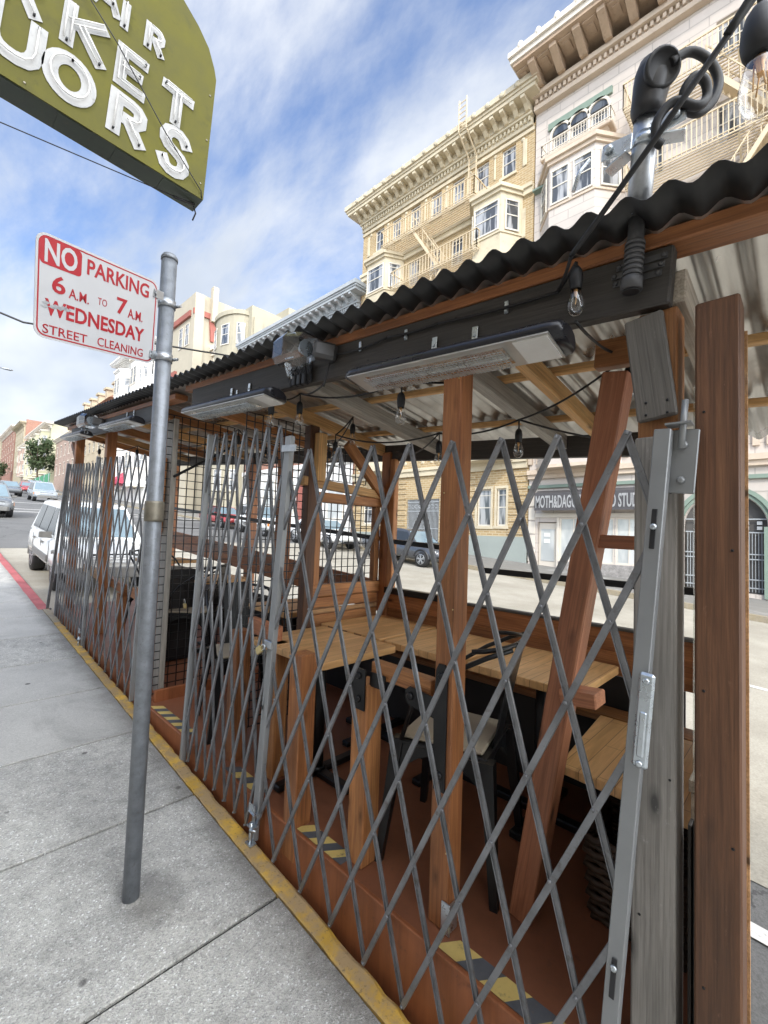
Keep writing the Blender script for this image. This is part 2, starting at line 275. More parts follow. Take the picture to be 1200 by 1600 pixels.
MT['tape_yellow'] = paint('tape_yellow', (0.66, 0.49, 0.16), 0.55, 0, 0.12, 12, dirt=(0.22, 0.16, 0.08), kind='pos')
MT['tape_grey'] = paint('tape_grey', (0.10, 0.105, 0.115), 0.6, 0, 0.2, 20, dirt=(0.16, 0.13, 0.1), kind='pos')
MT['basket'] = paint('basket', (0.05, 0.028, 0.016), 0.6, 0, 0.5, 25)
MT['seat_pad'] = paint('seat_pad', (0.42, 0.36, 0.27), 0.45, 0, 0.1, 10)
def brick(name, c1, c2, mortar, bw=0.22, bh=0.075, var=0.3, msize=0.012):
    m, t, b = mat(name)
    g = N(t, 'ShaderNodeNewGeometry'); sp = N(t, 'ShaderNodeSeparateXYZ'); L(t, g.outputs['Position'], sp.inputs[0])
    ad = N(t, 'ShaderNodeMath', operation='ADD'); L(t, sp.outputs[0], ad.inputs[0]); L(t, sp.outputs[1], ad.inputs[1])
    cb = N(t, 'ShaderNodeCombineXYZ'); L(t, ad.outputs[0], cb.inputs[0]); L(t, sp.outputs[2], cb.inputs[1])
    br = N(t, 'ShaderNodeTexBrick'); L(t, cb.outputs[0], br.inputs['Vector']); br.inputs['Scale'].default_value = 1
    br.inputs['Brick Width'].default_value = bw; br.inputs['Row Height'].default_value = bh; br.inputs['Mortar Size'].default_value = msize
    br.inputs['Color1'].default_value = (*c1, 1); br.inputs['Color2'].default_value = (*c2, 1); br.inputs['Mortar'].default_value = (*mortar, 1)
    f = noise(t, coords(t, 'pos'), 0.7, 8, 0.65)
    c = mixc(t, 0.8, br.outputs[0], ramp(t, f, [(0.3, (1-var,)*3), (0.7, (1+var*0.4,)*3)]), 'MULTIPLY')
    L(t, c, b.inputs['Base Color']); b.inputs['Roughness'].default_value = 0.85; bump(t, b, br.outputs['Fac'], -0.4, 0.02); return m
def stone(name, col, var=0.18, sc=0.9, dirt=None): return paint(name, col, 0.8, 0, var, sc, dirt, 'pos', 0.1)
MT['tan_brick'] = brick('tan_brick', (0.46, 0.325, 0.16), (0.37, 0.25, 0.115), (0.52, 0.42, 0.27), 0.30, 0.105, 0.25, 0.02)
MT['tan_trim'] = stone('tan_trim', (0.56, 0.485, 0.345), 0.2, 0.8, (0.36, 0.30, 0.2))
MT['plinth'] = stone('plinth_paint', (0.30, 0.33, 0.30), 0.1)
MT['pink_wall'] = brick('pink_wall', (0.585, 0.52, 0.46), (0.545, 0.485, 0.43), (0.43, 0.38, 0.335), 1.1, 0.36, 0.15, 0.018)
MT['pink_trim'] = stone('pink_trim', (0.56, 0.455, 0.35), 0.15, 1.1, (0.45, 0.34, 0.25))
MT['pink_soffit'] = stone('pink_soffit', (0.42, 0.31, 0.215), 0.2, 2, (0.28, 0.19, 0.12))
MT['pale_trim'] = stone('pale_trim', (0.66, 0.60, 0.51), 0.1)
MT['shop_stone'] = stone('shop_stone', (0.30, 0.28, 0.26), 0.4, 9, (0.12, 0.11, 0.10))
MT['escape_cream'] = stone('escape_cream', (0.60, 0.49, 0.33), 0.12)
MT['green_trim'] = stone('green_trim', (0.20, 0.26, 0.21), 0.2)
MT['grey_trim'] = stone('grey_trim', (0.36, 0.38, 0.39), 0.15, 1.2)
MT['red_brick'] = brick('red_brick', (0.30, 0.125, 0.075), (0.24, 0.10, 0.065), (0.33, 0.24, 0.19), 0.24, 0.09, 0.2)
MT['beige_wall'] = stone('beige_wall', (0.36, 0.325, 0.24), 0.12, 0.7)
MT['deco_wall'] = stone('deco_wall', (0.42, 0.37, 0.28), 0.1, 0.6)
MT['deco_red'] = stone('deco_red', (0.30, 0.10, 0.075), 0.15)
MT['white_wall'] = stone('white_wall', (0.70, 0.68, 0.64), 0.1)
MT['orange_wall'] = stone('orange_wall', (0.42, 0.345, 0.24), 0.15)
MT['orange_roof'] = stone('orange_roof', (0.36, 0.16, 0.10), 0.2)
MT['pink_brick'] = brick('pink_brick', (0.36, 0.25, 0.20), (0.31, 0.21, 0.165), (0.5, 0.4, 0.33), 0.3, 0.12, 0.2)
MT['olive_wall'] = stone('olive_wall', (0.42, 0.40, 0.27), 0.18, 0.5)
MT['yellow_wall'] = stone('yellow_wall', (0.37, 0.315, 0.215), 0.15, 0.5)
MT['near_wall'] = stone('near_wall', (0.52, 0.49, 0.44), 0.12)
MT['awning'] = paint('awning_grey', (0.075, 0.07, 0.072), 0.6, 0, 0.15, 5)
MT['red_awning'] = paint('red_awning', (0.45, 0.05, 0.09), 0.6, 0, 0.15, 3)
MT['win_frame'] = stone('win_frame', (0.62, 0.58, 0.50), 0.1)
MT['dark_frame'] = stone('dark_frame', (0.09, 0.085, 0.08), 0.2)
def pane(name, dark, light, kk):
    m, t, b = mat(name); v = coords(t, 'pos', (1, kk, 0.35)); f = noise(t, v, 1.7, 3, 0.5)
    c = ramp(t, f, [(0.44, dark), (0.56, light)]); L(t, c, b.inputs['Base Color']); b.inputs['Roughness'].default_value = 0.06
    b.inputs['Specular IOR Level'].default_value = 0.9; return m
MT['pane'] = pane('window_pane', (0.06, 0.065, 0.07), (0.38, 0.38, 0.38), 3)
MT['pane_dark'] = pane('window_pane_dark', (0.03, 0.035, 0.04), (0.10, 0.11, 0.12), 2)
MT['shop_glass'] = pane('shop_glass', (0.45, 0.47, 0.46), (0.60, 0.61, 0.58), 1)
MT['leaf'] = paint('leaf', (0.05, 0.075, 0.026), 0.6, 0, 0.5, 1.2, kind='pos', bmp=0)
MT['bark'] = paint('bark', (0.13, 0.09, 0.06), 0.9, 0, 0.3, 8)
def carpaint(name, col, rough=0.22): 
    m, t, b = mat(name); b.inputs['Base Color'].default_value = (*col, 1); b.inputs['Roughness'].default_value = rough
    b.inputs['Coat Weight'].default_value = 0.6; b.inputs['Coat Roughness'].default_value = 0.05
    f = noise(t, coords(t, 'obj'), 3, 6); L(t, ramp(t, f, [(0.3, tuple(x*0.9 for x in col)), (0.7, col)]), b.inputs['Base Color']); return m
MT['car_white'] = carpaint('car_white', (0.74, 0.74, 0.72)); MT['car_black'] = carpaint('car_black', (0.055, 0.06, 0.07))
MT['car_silver'] = carpaint('car_silver', (0.33, 0.36, 0.39)); MT['car_grey'] = carpaint('car_grey', (0.16, 0.17, 0.18)); MT['car_red'] = carpaint('car_red', (0.35, 0.05, 0.05))
MT['car_glass'] = paint('car_glass', (0.03, 0.035, 0.04), 0.06, 0, 0.1, 3, bmp=0)
MT['windscreen'] = paint('windscreen', (0.16, 0.22, 0.26), 0.06, 0, 0.15, 3, bmp=0)
MT['headlight'] = paint('headlight', (0.7, 0.7, 0.68), 0.12, 0.3, 0.1, 10)
MT['amber'] = paint('amber', (0.6, 0.2, 0.03), 0.3, 0, 0.1, 10)
MT['cladding'] = paint('cladding', (0.17, 0.165, 0.155), 0.55, 0, 0.15, 10)
MT['rim'] = paint('wheel_rim', (0.45, 0.46, 0.47), 0.35, 0.7, 0.15, 12)
MT['green_hoarding'] = paint('green_hoarding', (0.05, 0.25, 0.12), 0.6)
# ---------------------------------------------------------------- mesh helpers
class MB:
    def __init__(s): s.bm = bmesh.new(); s.mi = 0
    def _f(s, vs, smooth=False):
        try:
            f = s.bm.faces.new(vs); f.material_index = s.mi; f.smooth = smooth; return f
        except ValueError: return None
    def quad(s, *ps): return s._f([s.bm.verts.new(p) for p in ps])
    def hexa(s, b, t, bev=0):
        vb = [s.bm.verts.new(p) for p in b]; vt = [s.bm.verts.new(p) for p in t]; n = len(b); fs = []
        fs.append(s._f(vb[::-1])); fs.append(s._f(vt))
        for i in range(n): fs.append(s._f([vb[i], vb[(i+1) % n], vt[(i+1) % n], vt[i]]))
        if bev:
            es = {e for f in fs if f for e in f.edges}
            bmesh.ops.bevel(s.bm, geom=list(es), offset=bev, segments=1, affect='EDGES', profile=0.5)
        return s
    def box(s, x0, x1, y0, y1, z0, z1, bev=0):
        return s.hexa([(x0, y0, z0), (x1, y0, z0), (x1, y1, z0), (x0, y1, z0)], [(x0, y0, z1), (x1, y0, z1), (x1, y1, z1), (x0, y1, z1)], bev)
    def bar(s, p0, p1, w, h, up=(0, 0, 1), bev=0):
        p0, p1 = V(p0), V(p1); d = (p1-p0).normalized(); u = V(up)
        a = d.cross(u)
        if a.length < 1e-4: a = d.cross(V((1, 0, 0)))
        a.normalize(); u = a.cross(d); a = a*w/2; u = u*h/2
        return s.hexa([p0-a-u, p0+a-u, p0+a+u, p0-a+u], [p1-a-u, p1+a-u, p1+a+u, p1-a+u], bev)
    def tube(s, pts, r, n=8, caps=True):
        pts = [V(p) for p in pts]; rings = []; pa = None
        for i, p in enumerate(pts):
            d = ((pts[min(i+1, len(pts)-1)]-pts[max(i-1, 0)])).normalized()
            if pa is None: a = d.orthogonal().normalized()
            else: a = (pa - d*pa.dot(d)).normalized()
            pa = a; b = d.cross(a); rr = r[i] if isinstance(r, (list, tuple)) else r
            rings.append([s.bm.verts.new(p+(a*math.cos(2*math.pi*k/n)+b*math.sin(2*math.pi*k/n))*rr) for k in range(n)])
        for A, B in zip(rings, rings[1:]):
            for k in range(n): s._f([A[k], A[(k+1) % n], B[(k+1) % n], B[k]], True)
        if caps: s._f(rings[0][::-1]); s._f(rings[-1])
        return s
    def lathe(s, prof, c=(0, 0, 0), ax=(0, 0, 1), n=16):
        c = V(c); ax = V(ax).normalized(); a = ax.orthogonal().normalized(); b = ax.cross(a); rings = []
        for r, h in prof: rings.append([s.bm.verts.new(c+ax*h+(a*math.cos(2*math.pi*k/n)+b*math.sin(2*math.pi*k/n))*max(r, 1e-4)) for k in range(n)])
        for A, B in zip(rings, rings[1:]):
            for k in range(n): s._f([A[k], A[(k+1) % n], B[(k+1) % n], B[k]], True)
        s._f(rings[0][::-1]); s._f(rings[-1]); return s
    def prism(s, poly, off, bev=0):
        off = V(off); return s.hexa([V(p) for p in poly], [V(p)+off for p in poly], bev)
    def loft(s, secs, smooth=True, caps=True):
        rs = [[s.bm.verts.new(p) for p in q] for q in secs]; n = len(rs[0])
        for A, B in zip(rs, rs[1:]):
            for k in range(n): s._f([A[k], A[(k+1) % n], B[(k+1) % n], B[k]], smooth)
        if caps: s._f(rs[0][::-1]); s._f(rs[-1])
        return s
    def mesh(s, me, mtx):
        vs = [s.bm.verts.new(mtx @ v.co) for v in me.vertices]
        for p in me.polygons: s._f([vs[i] for i in p.vertices])
        return s
WM = {}
def put(o, W, parent=None):
    WM[o.name] = W; COL.objects.link(o); o.matrix_basis = W
    if parent is not None:
        o.parent = parent; o.matrix_parent_inverse = WM[parent.name].inverted()
    return o
def mk(name, mb, mats, parent=None, origin=None, frame=None, sharp=False):
    """one mesh object; origin = where its own origin stands; frame = local-to-world matrix the mesh was written in"""
    bm = mb.bm
    if name in SPLIT and frame is None and origin is None:           # every loose piece a part of its own
        seen = set(); last = None
        for v0 in list(bm.verts):
            if v0 in seen: continue
            st, isl = [v0], []; seen.add(v0)
            while st:
                v = st.pop(); isl.append(v)
                for e in v.link_edges:
                    o_ = e.other_vert(v)
                    if o_ not in seen: seen.add(o_); st.append(o_)
            p = MB(); mp_ = {v: p.bm.verts.new(v.co) for v in isl}
            for f in {f for v in isl for f in v.link_faces}:
                nf = p.bm.faces.new([mp_[v] for v in f.verts]); nf.smooth = f.smooth
            c_ = sum((v.co for v in isl), V())/len(isl); last = mk(name, p, mats, parent, origin=c_)
        bm.free(); return last
    if frame is None:
        if origin is None:
            xs = [v.co for v in bm.verts]
            lo = [min(v[i] for v in xs) for i in range(3)]; hi = [max(v[i] for v in xs) for i in range(3)]
            origin = ((lo[0]+hi[0])/2, (lo[1]+hi[1])/2, lo[2] if parent is None else (lo[2]+hi[2])/2)
        W = M.Translation(V(origin)); bmesh.ops.translate(bm, verts=bm.verts, vec=-V(origin))
    else: W = frame
    bmesh.ops.recalc_face_normals(bm, faces=bm.faces)
    me = bpy.data.meshes.new(name); bm.to_mesh(me); bm.free()
    for m in (mats if isinstance(mats, (list, tuple)) else [mats]): me.materials.append(MT[m])
    return put(bpy.data.objects.new(name, me), W, parent)
SPLIT = {'rosette', 'brick_panel', 'notice', 'adjusting_slot', 'adjusting_bolt', 'plinth', 'window_trim', 'door_handle', 'bay_molding', 'band_course', 'bottom_seam', 'stone_pier'}
def tag(o, label=None, cat=None, group=None, kind=None):
    for k, v in (('label', label), ('category', cat), ('group', group), ('kind', kind)):
        if v: o[k] = v
    return o
def thing(name, loc, label, cat, group=None, rz=0):
    o = bpy.data.objects.new(name, None); o.empty_display_size = 0.1
    put(o, M.Translation(V(loc)) @ M.Rotation(rz, 4, 'Z')); return tag(o, label, cat, group)
def beam(name, p0, p1, w, h, m, parent=None, up=(0, 0, 1), bev=0.004):
    """a stick of timber: its own X axis runs along it, so the grain does too"""
    p0, p1 = V(p0), V(p1); d = p1-p0; ln = d.length; d.normalize(); u = V(up)
    y = u.cross(d)
    if y.length < 1e-4: y = V((0, 1, 0)) if abs(d.y) < 0.9 else V((1, 0, 0))
    y.normalize(); z = d.cross(y)
    W = M((d, y, z)).transposed().to_4x4(); W.translation = (p0+p1)/2
    b = MB(); b.box(-ln/2, ln/2, -w/2, w/2, -h/2, h/2, bev)
    return mk(name, b, m, parent, frame=W)
def copy_tree(o, W, label=None):
    """a thing with copies of its parts and their sub-parts"""
    def rec(src, par):
        c = src.copy(); COL.objects.link(c)
        if par is not None: c.parent = par; c.matrix_parent_inverse = src.matrix_parent_inverse.copy()
        for ch in [x for x in bpy.data.objects if x.parent is src]: rec(ch, c)
        return c
    r = rec(o, None); r.matrix_basis = W; WM[r.name] = W
    if label: r['label'] = label
    return r
def text_mesh(body, extrude=0.0, offset=0.0):
    c = bpy.data.curves.new('lettering', 'FONT'); c.body = body; c.size = 1; c.extrude = extrude; c.offset = offset; c.resolution_u = 3
    o = bpy.data.objects.new('lettering', c); COL.objects.link(o)
    bpy.context.view_layer.update()
    me = bpy.data.meshes.new_from_object(o.evaluated_get(bpy.context.evaluated_depsgraph_get()))
    bpy.data.objects.remove(o); return me
def fit_text(mb, body, ox, ux, uy, w, h, depth=0.001, offset=0.0):
    """letters of width w along ux and height h along uy, from the corner ox, standing `depth` proud"""
    me = text_mesh(body, 0.5, offset)
    xs = [v.co.x for v in me.vertices]; ys = [v.co.y for v in me.vertices]
    ux, uy = V(ux), V(uy); n = ux.cross(uy)
    A = M(((ux*(w/(max(xs)-min(xs)))), uy*(h/(max(ys)-min(ys))), n*depth)).transposed().to_4x4()
    T = M.Translation(V(ox)) @ A @ M.Translation(V((-min(xs), -min(ys), 0.5)))
    mb.mesh(me, T)
def gz(y, h=0): return S*y+h
def SP(x, u, h):                 # the slope's own frame: u along the street, h square to it
    return V((x, u-S*h, S*u+h))
# ---------------------------------------------------------------- ground
RD = -0.13                       # the road lies a kerb's height below the pavement
def slab(name, x0, x1, y0, y1, top, thick, m, bev=0):
    b = MB()
    b.hexa([(x0, y0, gz(y0, top-thick)), (x1, y0, gz(y0, top-thick)), (x1, y1, gz(y1, top-thick)), (x0, y1, gz(y1, top-thick))],
           [(x0, y0, gz(y0, top)), (x1, y0, gz(y0, top)), (x1, y1, gz(y1, top)), (x0, y1, gz(y1, top))], bev)
    return b
b = MB(); b.quad((-400, -300, gz(-300, -0.9)), (900, -300, gz(-300, -0.9)), (900, 420, gz(420, -0.9)), (-400, 420, gz(420, -0.9)))
tag(mk('ground', b, 'asphalt', origin=(0, 0, -0.9)), kind='structure')
tag(mk('road', slab('road', 1.17, 13.0, -80, 330, RD, 0.4, 'asphalt'), 'asphalt', origin=(0, 0, 0)), kind='structure')
b = MB()
JY = [-40, -20, -10, -5, -2.5, -0.87, -0.05, 0.76, 1.57, 2.382, 3.233, 4.067, 4.9, 5.74, 6.6, 7.45, 8.3, 9.2, 10.1, 11, 12, 13, 14.5, 16, 18, 20, 24, 30, 40, 60, 100, 200, 330]
for i, (ya, yb) in enumerate(zip(JY, JY[1:])):
    b.mi = 1 if (3.2 < ya < 3.3 or ya > 5.7 or 4.0 < ya < 4.1) else 0
    b.hexa([(-2.6, ya+.008, gz(ya, -.3)), (1.085, ya+.008, gz(ya, -.3)), (1.085, yb-.008, gz(yb, -.3)), (-2.6, yb-.008, gz(yb, -.3))],
           [(-2.6, ya+.008, gz(ya)), (1.085, ya+.008, gz(ya)), (1.085, yb-.008, gz(yb)), (-2.6, yb-.008, gz(yb))], 0.003)
b.mi = 2
b.hexa([(-2.6, -40, gz(-40, -.4)), (1.09, -40, gz(-40, -.4)), (1.09, 330, gz(330, -.4)), (-2.6, 330, gz(330, -.4))],
       [(-2.6, -40, gz(-40, -.014)), (1.09, -40, gz(-40, -.014)), (1.09, 330, gz(330, -.014)), (-2.6, 330, gz(330, -.014))])
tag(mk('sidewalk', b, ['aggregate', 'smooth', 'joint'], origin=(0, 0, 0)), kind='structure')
# kerb with a rounded, chipped nose; yellow beside the parklet, then bare, then red
b = MB(); random.seed(3)
def kerb(y0, y1, mi, step, back=0.0):
    b.mi = mi; n = max(2, int((y1-y0)/step)); secs = []
    for i in range(n+1):
        y = y0+(y1-y0)*i/n; j = (random.random()-.5)*0.012; k = (random.random()-.5)*0.006
        e = .012 if random.random() < .12 else 0                       # chipped arris
        secs.append([(1.089-back+j*.6, y, gz(y, -.3)), (1.089-back+j*.6, y, gz(y, .0015)), (1.098-back+j*.6, y, gz(y, .004+k*.2)), (1.150-e, y, gz(y, .003+k*.3)), (1.163-e*.6, y, gz(y, -.005+k*.5)), (1.170+j*.3, y, gz(y, -.020-e)), (1.172, y, gz(y, -.3))])
    b.loft(secs, smooth=False)
kerb(-6, 6.2, 0, 0.05); kerb(6.205, 6.9, 1, 0.1); kerb(6.905, 12.4, 2, 0.3, .045); kerb(12.41, 60, 1, 1.0); kerb(60.01, 330, 1, 10)
tag(mk('curb', b, ['curb_yellow', 'curb_bare', 'curb_red'], origin=(0, 0, 0)), kind='structure')
b = MB(); b.quad(*[(x, y, gz(y, RD+.004)) for x, y in ((1.175, 7.0), (3.1, 7.0), (3.1, 14.2), (1.175, 14.2))])
tag(mk('gutter', b, 'gutter', origin=(0, 0, 0)), kind='structure')
b = MB()
b.quad(*[(x, y, gz(y, RD+.004)) for x, y in ((3.05, -10), (12.98, -10), (12.98, 16), (3.05, 16))])
tag(mk('road_patch', b, 'gutter', origin=(0, 0, 0)), kind='structure')
b = MB()
def stripe(x0, x1, y0, y1): b.quad(*[(x, y, gz(y, RD+.0085)) for x, y in ((x0, y0), (x1, y0), (x1, y1), (x0, y1))])
stripe(2.62, 2.72, -3, 0.45); stripe(7.0, 7.1, -30, 15)
for y in range(17, 28, 6): stripe(4.4, 4.5, y, y+2.2)
stripe(3.2, 12.9, 30.0, 30.3); stripe(3.2, 12.9, 32.6, 32.9)
stripe(3.2, 12.9, 41.5, 41.8)
tag(mk('road_marking', b, 'line', origin=(0, 0, 0)), kind='structure')
b = slab('fs', 13.2, 17.3, -80, 330, 0.0, 0.4, 'smooth'); tag(mk('far_sidewalk', b, 'smooth', origin=(0, 0, 0)), kind='structure')
b = slab('fc', 13.0, 13.196, -80, 330, 0.004, 0.4, 'x'); tag(mk('far_curb', b, 'curb_bare', origin=(0, 0, 0)), kind='structure')
# ---------------------------------------------------------------- buildings across the street
def wallface(mb, x, y0, y1, z0, z1, ops, depth=0.16):
    """street face at x with real openings (ya, yb, za, zb) and their reveals"""
    ys = sorted({y0, y1, *[o[0] for o in ops], *[o[1] for o in ops]}); zs = sorted({z0, z1, *[o[2] for o in ops], *[o[3] for o in ops]})
    for za, zb in zip(zs, zs[1:]):
        run = None
        for ya, yb in zip(ys, ys[1:]):
            cy, cz_ = (ya+yb)/2, (za+zb)/2
            hole = any(o[0] < cy < o[1] and o[2] < cz_ < o[3] for o in ops)
            if not hole: run = (run[0], yb) if run else (ya, yb)
            if run and (hole or yb == ys[-1]):
                mb.quad((x, run[0], za), (x, run[1], za), (x, run[1], zb), (x, run[0], zb)); run = None
    for a, c, d, e in ops:
        mb.quad((x, a, d), (x+depth, a, d), (x+depth, a, e), (x, a, e)); mb.quad((x, c, d), (x+depth, c, d), (x+depth, c, e), (x, c, e))
        mb.quad((x, a, d), (x, c, d), (x+depth, c, d), (x+depth, a, d)); mb.quad((x, a, e), (x, c, e), (x+depth, c, e), (x+depth, a, e))
def shell(mb, x, xb, y0, y1, z0, z1):
    mb.quad((x, y0, z0), (xb, y0, z0), (xb, y0, z1), (x, y0, z1)); mb.quad((x, y1, z0), (xb, y1, z0), (xb, y1, z1), (x, y1, z1))
    mb.quad((xb, y0, z0), (xb, y1, z0), (xb, y1, z1), (xb, y0, z1)); mb.quad((x, y0, z1), (xb, y0, z1), (xb, y1, z1), (x, y1, z1))
def window(par, P0, ux, w, h, fm='win_frame', pm='pane', t=0.055, sash=True, nrm=(-1, 0, 0), mull=0):
    """frame with a sash bar and its pane; P0 the lower corner, ux the direction along the wall"""
    P0, ux, n = V(P0), V(ux).normalized(), V(nrm); uz = V((0, 0, 1)); mb = MB()
    def bx(a, bb, c, d, o0, o1):
        q = [P0+ux*a+uz*c, P0+ux*bb+uz*c, P0+ux*bb+uz*d, P0+ux*a+uz*d]
        mb.hexa([p+n*o0 for p in q], [p+n*o1 for p in q])
    bx(0, t, 0, h, .0, .05); bx(w-t, w, 0, h, .0, .05); bx(t, w-t, h-t, h, .0, .05); bx(t, w-t, 0, t*1.2, .0, .05)
    if sash: bx(t, w-t, h*.5-t*.4, h*.5+t*.4, .0, .035); bx(t, w-t, h*.82, h*.82+t*.5, .0, .03)
    for k in range(mull): bx(w*(k+1)/(mull+1)-t*.4, w*(k+1)/(mull+1)+t*.4, t, h-t, .0, .04)
    f = mk('window', mb, fm, par); mb = MB()
    q = [P0+ux*(t*.5)+uz*(t*.5), P0+ux*(w-t*.5)+uz*(t*.5), P0+ux*(w-t*.5)+uz*(h-t*.5), P0+ux*(t*.5)+uz*(h-t*.5)]
    mb.hexa([p+n*.003 for p in q], [p+n*.012 for p in q]); mk('pane', mb, pm, f); return f
def cornice(name, par, m, x, out, y0, y1, zb, zt, step=0.55, mod=True, dent=True, top=0.35):
    """projecting cornice with modillions and a dentil course; x is the wall face"""
    mb = MB(); h = zt-zb
    if dent:
        mb.box(x-.12, x+.02, y0, y1, zb, zb+h*.12)
        n = int((y1-y0)/0.19)
        for i in range(n):
            y = y0+(y1-y0)*(i+.25)/n; mb.box(x-.22, x-.12, y, y+.095, zb+h*.13, zb+h*.27)
        mb.box(x-.12, x+.02, y0, y1, zb+h*.122, zb+h*.28); mb.box(x-.28, x+.02, y0-.05, y1+.05, zb+h*.281, zb+h*.36)
    zs = zb+h*.62
    mb.box(x-out*.35, x+.02, y0, y1, zb+h*.362, zs)
    if mod:
        n = max(2, int((y1-y0)/step))
        for i in range(n+1):
            y = y0+.1+(y1-y0-.2)*i/n
            mb.prism([(x-out*.35-.001, y-.09, zs-.005), (x-out*.9, y-.09, zs-.005), (x-out*.9, y-.09, zs-h*.10), (x-out*.62, y-.09, zs-h*.14), (x-out*.42, y-.09, zs-h*.26), (x-out*.35-.001, y-.09, zs-h*.26)], (0, .18, 0))
    e = out*.06
    mb.box(x-out*.94, x+.3, y0-out*.5, y1+out*.5, zs, zs+h*.12); mb.box(x-out, x+.3, y0-out*.6, y1+out*.6, zs+h*.121, zt-top*h*.5)
    mb.box(x-out-.08, x+.3, y0-out*.65, y1+out*.65, zt-top*h*.5+.001, zt)
    return mk(name, mb, m, par)
def baluster_rail(mb, pts, h, step=0.16, r=0.018):
    for (a, c) in zip(pts, pts[1:]):
        a, c = V(a), V(c); up = V((0, 0, 1)); L_ = (c-a).length
        mb.bar(a+up*h, c+up*h, .045, .04); mb.bar(a+up*.08, c+up*.08, .035, .03)
        n = max(1, int(L_/step))
        for i in range(n+1):
            p = a+(c-a)*i/n; mb.bar(p, p+up*h, r*2, r*2, up=(1, 0, 0))
def iron_stair(mb, a, c, wid, n=9):
    a, c = V(a), V(c)
    for dx in (-wid/2, wid/2):
        o = V((dx, 0, 0)); mb.bar(a+o, c+o, .04, .13); mb.bar(a+o+V((0, 0, .75)), c+o+V((0, 0, .75)), .035, .035)
        for i in range(0, n+1, 2):
            p = a+(c-a)*i/n+o; mb.bar(p, p+V((0, 0, .75)), .025, .025, up=(1, 0, 0))
    for i in range(n):
        p = a+(c-a)*(i+.5)/n; mb.box(p.x-wid/2, p.x+wid/2, p.y-.08, p.y+.08, p.z-.015, p.z+.015)
# ---- tan brick apartment house
X = 17.0
T = thing('apartment_building', (X, 13.5, gz(13.5)), 'tan brick apartment building with cream fire escape and bracketed cornice, beside the pale pink one', 'building')
rows = [5.7, 8.7, 11.65, 14.65, 17.62]
ycs = [9.48, 10.82, 12.15, 13.5, 14.86, 16.2, 17.5]
ops = []
for z in rows:
    for yc in ycs:
        if z < 17 and (yc < 11 or yc > 16): continue
        ops.append((yc-.34, yc+.34, z, z+1.3))
gops = [(9.94, 10.63, 2.08, 3.7), (9.22, 9.66, 2.1, 3.7), (12.74, 14.76, 1.18, 3.36), (15.7, 16.6, 2.1, 3.7), (17.1, 18.0, 2.1, 3.7)]
mb = MB(); wallface(mb, X, 8.27, 18.85, 1.66, 19.3, ops+gops); shell(mb, X, X+12, 8.27, 18.85, -1, 20.3)
mk('wall', mb, 'tan_brick', T)
mb = MB(); mb.box(X-.06, X+.2, 8.27, 12.5, -.5, 1.655); mb.box(X-.06, X+.2, 14.9, 18.85, -.5, 1.655); mk('plinth', mb, 'plinth', T)
mb = MB(); mb.box(X-.05, X+.4, 12.74, 14.76, .2, 1.17); mk('door_step', mb, 'tan_trim', T)
mb = MB()                                                           # rusticated courses on the ground floor
zz = 1.75
while zz < 4.4:
    for a, c in ((8.3, 9.15), (10.72, 12.66), (14.84, 15.62), (16.68, 17.02), (18.08, 18.83)): mb.box(X-.045, X, a, c, zz, zz+.2, .012)
    zz += .27
mk('rusticated_courses', mb, 'tan_brick', T)
mb = MB(); mb.box(X-.14, X, 8.27, 18.85, 4.5, 4.75); mb.box(X-.22, X, 8.27, 18.85, 4.752, 4.9)
for y in range(18): mb.lathe([(.12, -.02), (.09, .03), (.03, .05)], (X-.002, 8.7+y*.57, 5.2), (-1, 0, 0), 8)
mk('belt_course', mb, 'tan_trim', T)
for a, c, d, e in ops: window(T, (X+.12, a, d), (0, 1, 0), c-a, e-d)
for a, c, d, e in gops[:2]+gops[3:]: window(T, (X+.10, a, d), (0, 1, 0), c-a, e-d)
mb = MB()
for a, c, d, e in gops[:2]+gops[3:]:
    for (p, q, r, t) in ((a-.1, c+.1, e, e+.12), (a-.13, c+.13, d-.12, d), (a-.1, a, d, e), (c, c+.1, d, e)): mb.box(X-.06, X+.02, p, q, r, t)
mk('window_surround', mb, 'tan_trim', T)
mb = MB(); mb.box(X+.14, X+.2, 12.76, 14.74, 1.18, 3.34); mk('entrance_door', mb, 'dark_frame', T)
mb = MB()
for i in range(26): mb.box(X+.02, X+.04, 12.78+i*.077, 12.80+i*.077, 1.2, 3.34)
for z in (1.3, 1.9, 2.75, 3.2): mb.box(X+.0, X+.018, 12.76, 14.74, z, z+.03)
for i in range(8): mb.tube([(X+.03, 12.95+i*.24+.09*math.cos(t*.5), 3.0+.09*math.sin(t*.5)) for t in range(13)], .012, 5)
mk('iron_gate', mb, 'grey_trim', T)
mb = MB()
for i, yc in enumerate(ycs[:-1]):
    ym = (yc+ycs[i+1])/2
    mb.box(X-.05, X, ym-.05, ym+.05, 17.75, 18.75, .02)
for ym in (8.7, 18.35): mb.box(X-.05, X, ym-.1, ym+.1, 17.6, 18.8, .03); mb.box(X-.05, X, ym-.1, ym+.1, 14.4, 15.7, .03)
mk('brick_panel', mb, 'tan_trim', T)
mb = MB(); mb.box(X-.08, X+.02, 8.27, 18.85, 18.96, 19.12)
for yc in ycs: mb.box(X-.08, X+.03, yc-.42, yc+.42, 17.5, 17.615)
mk('lintel_course', mb, 'tan_trim', T)
cornice('cornice', T, 'tan_trim', X, .95, 8.35, 18.85, 19.2, 20.55, .5)
mb = MB()
for i in range(15): mb.lathe([(.13, -.03), (.13, .02), (.05, .05)], (X-1.03, 8.6+i*.7, 20.44), (-1, 0, 0), 8)
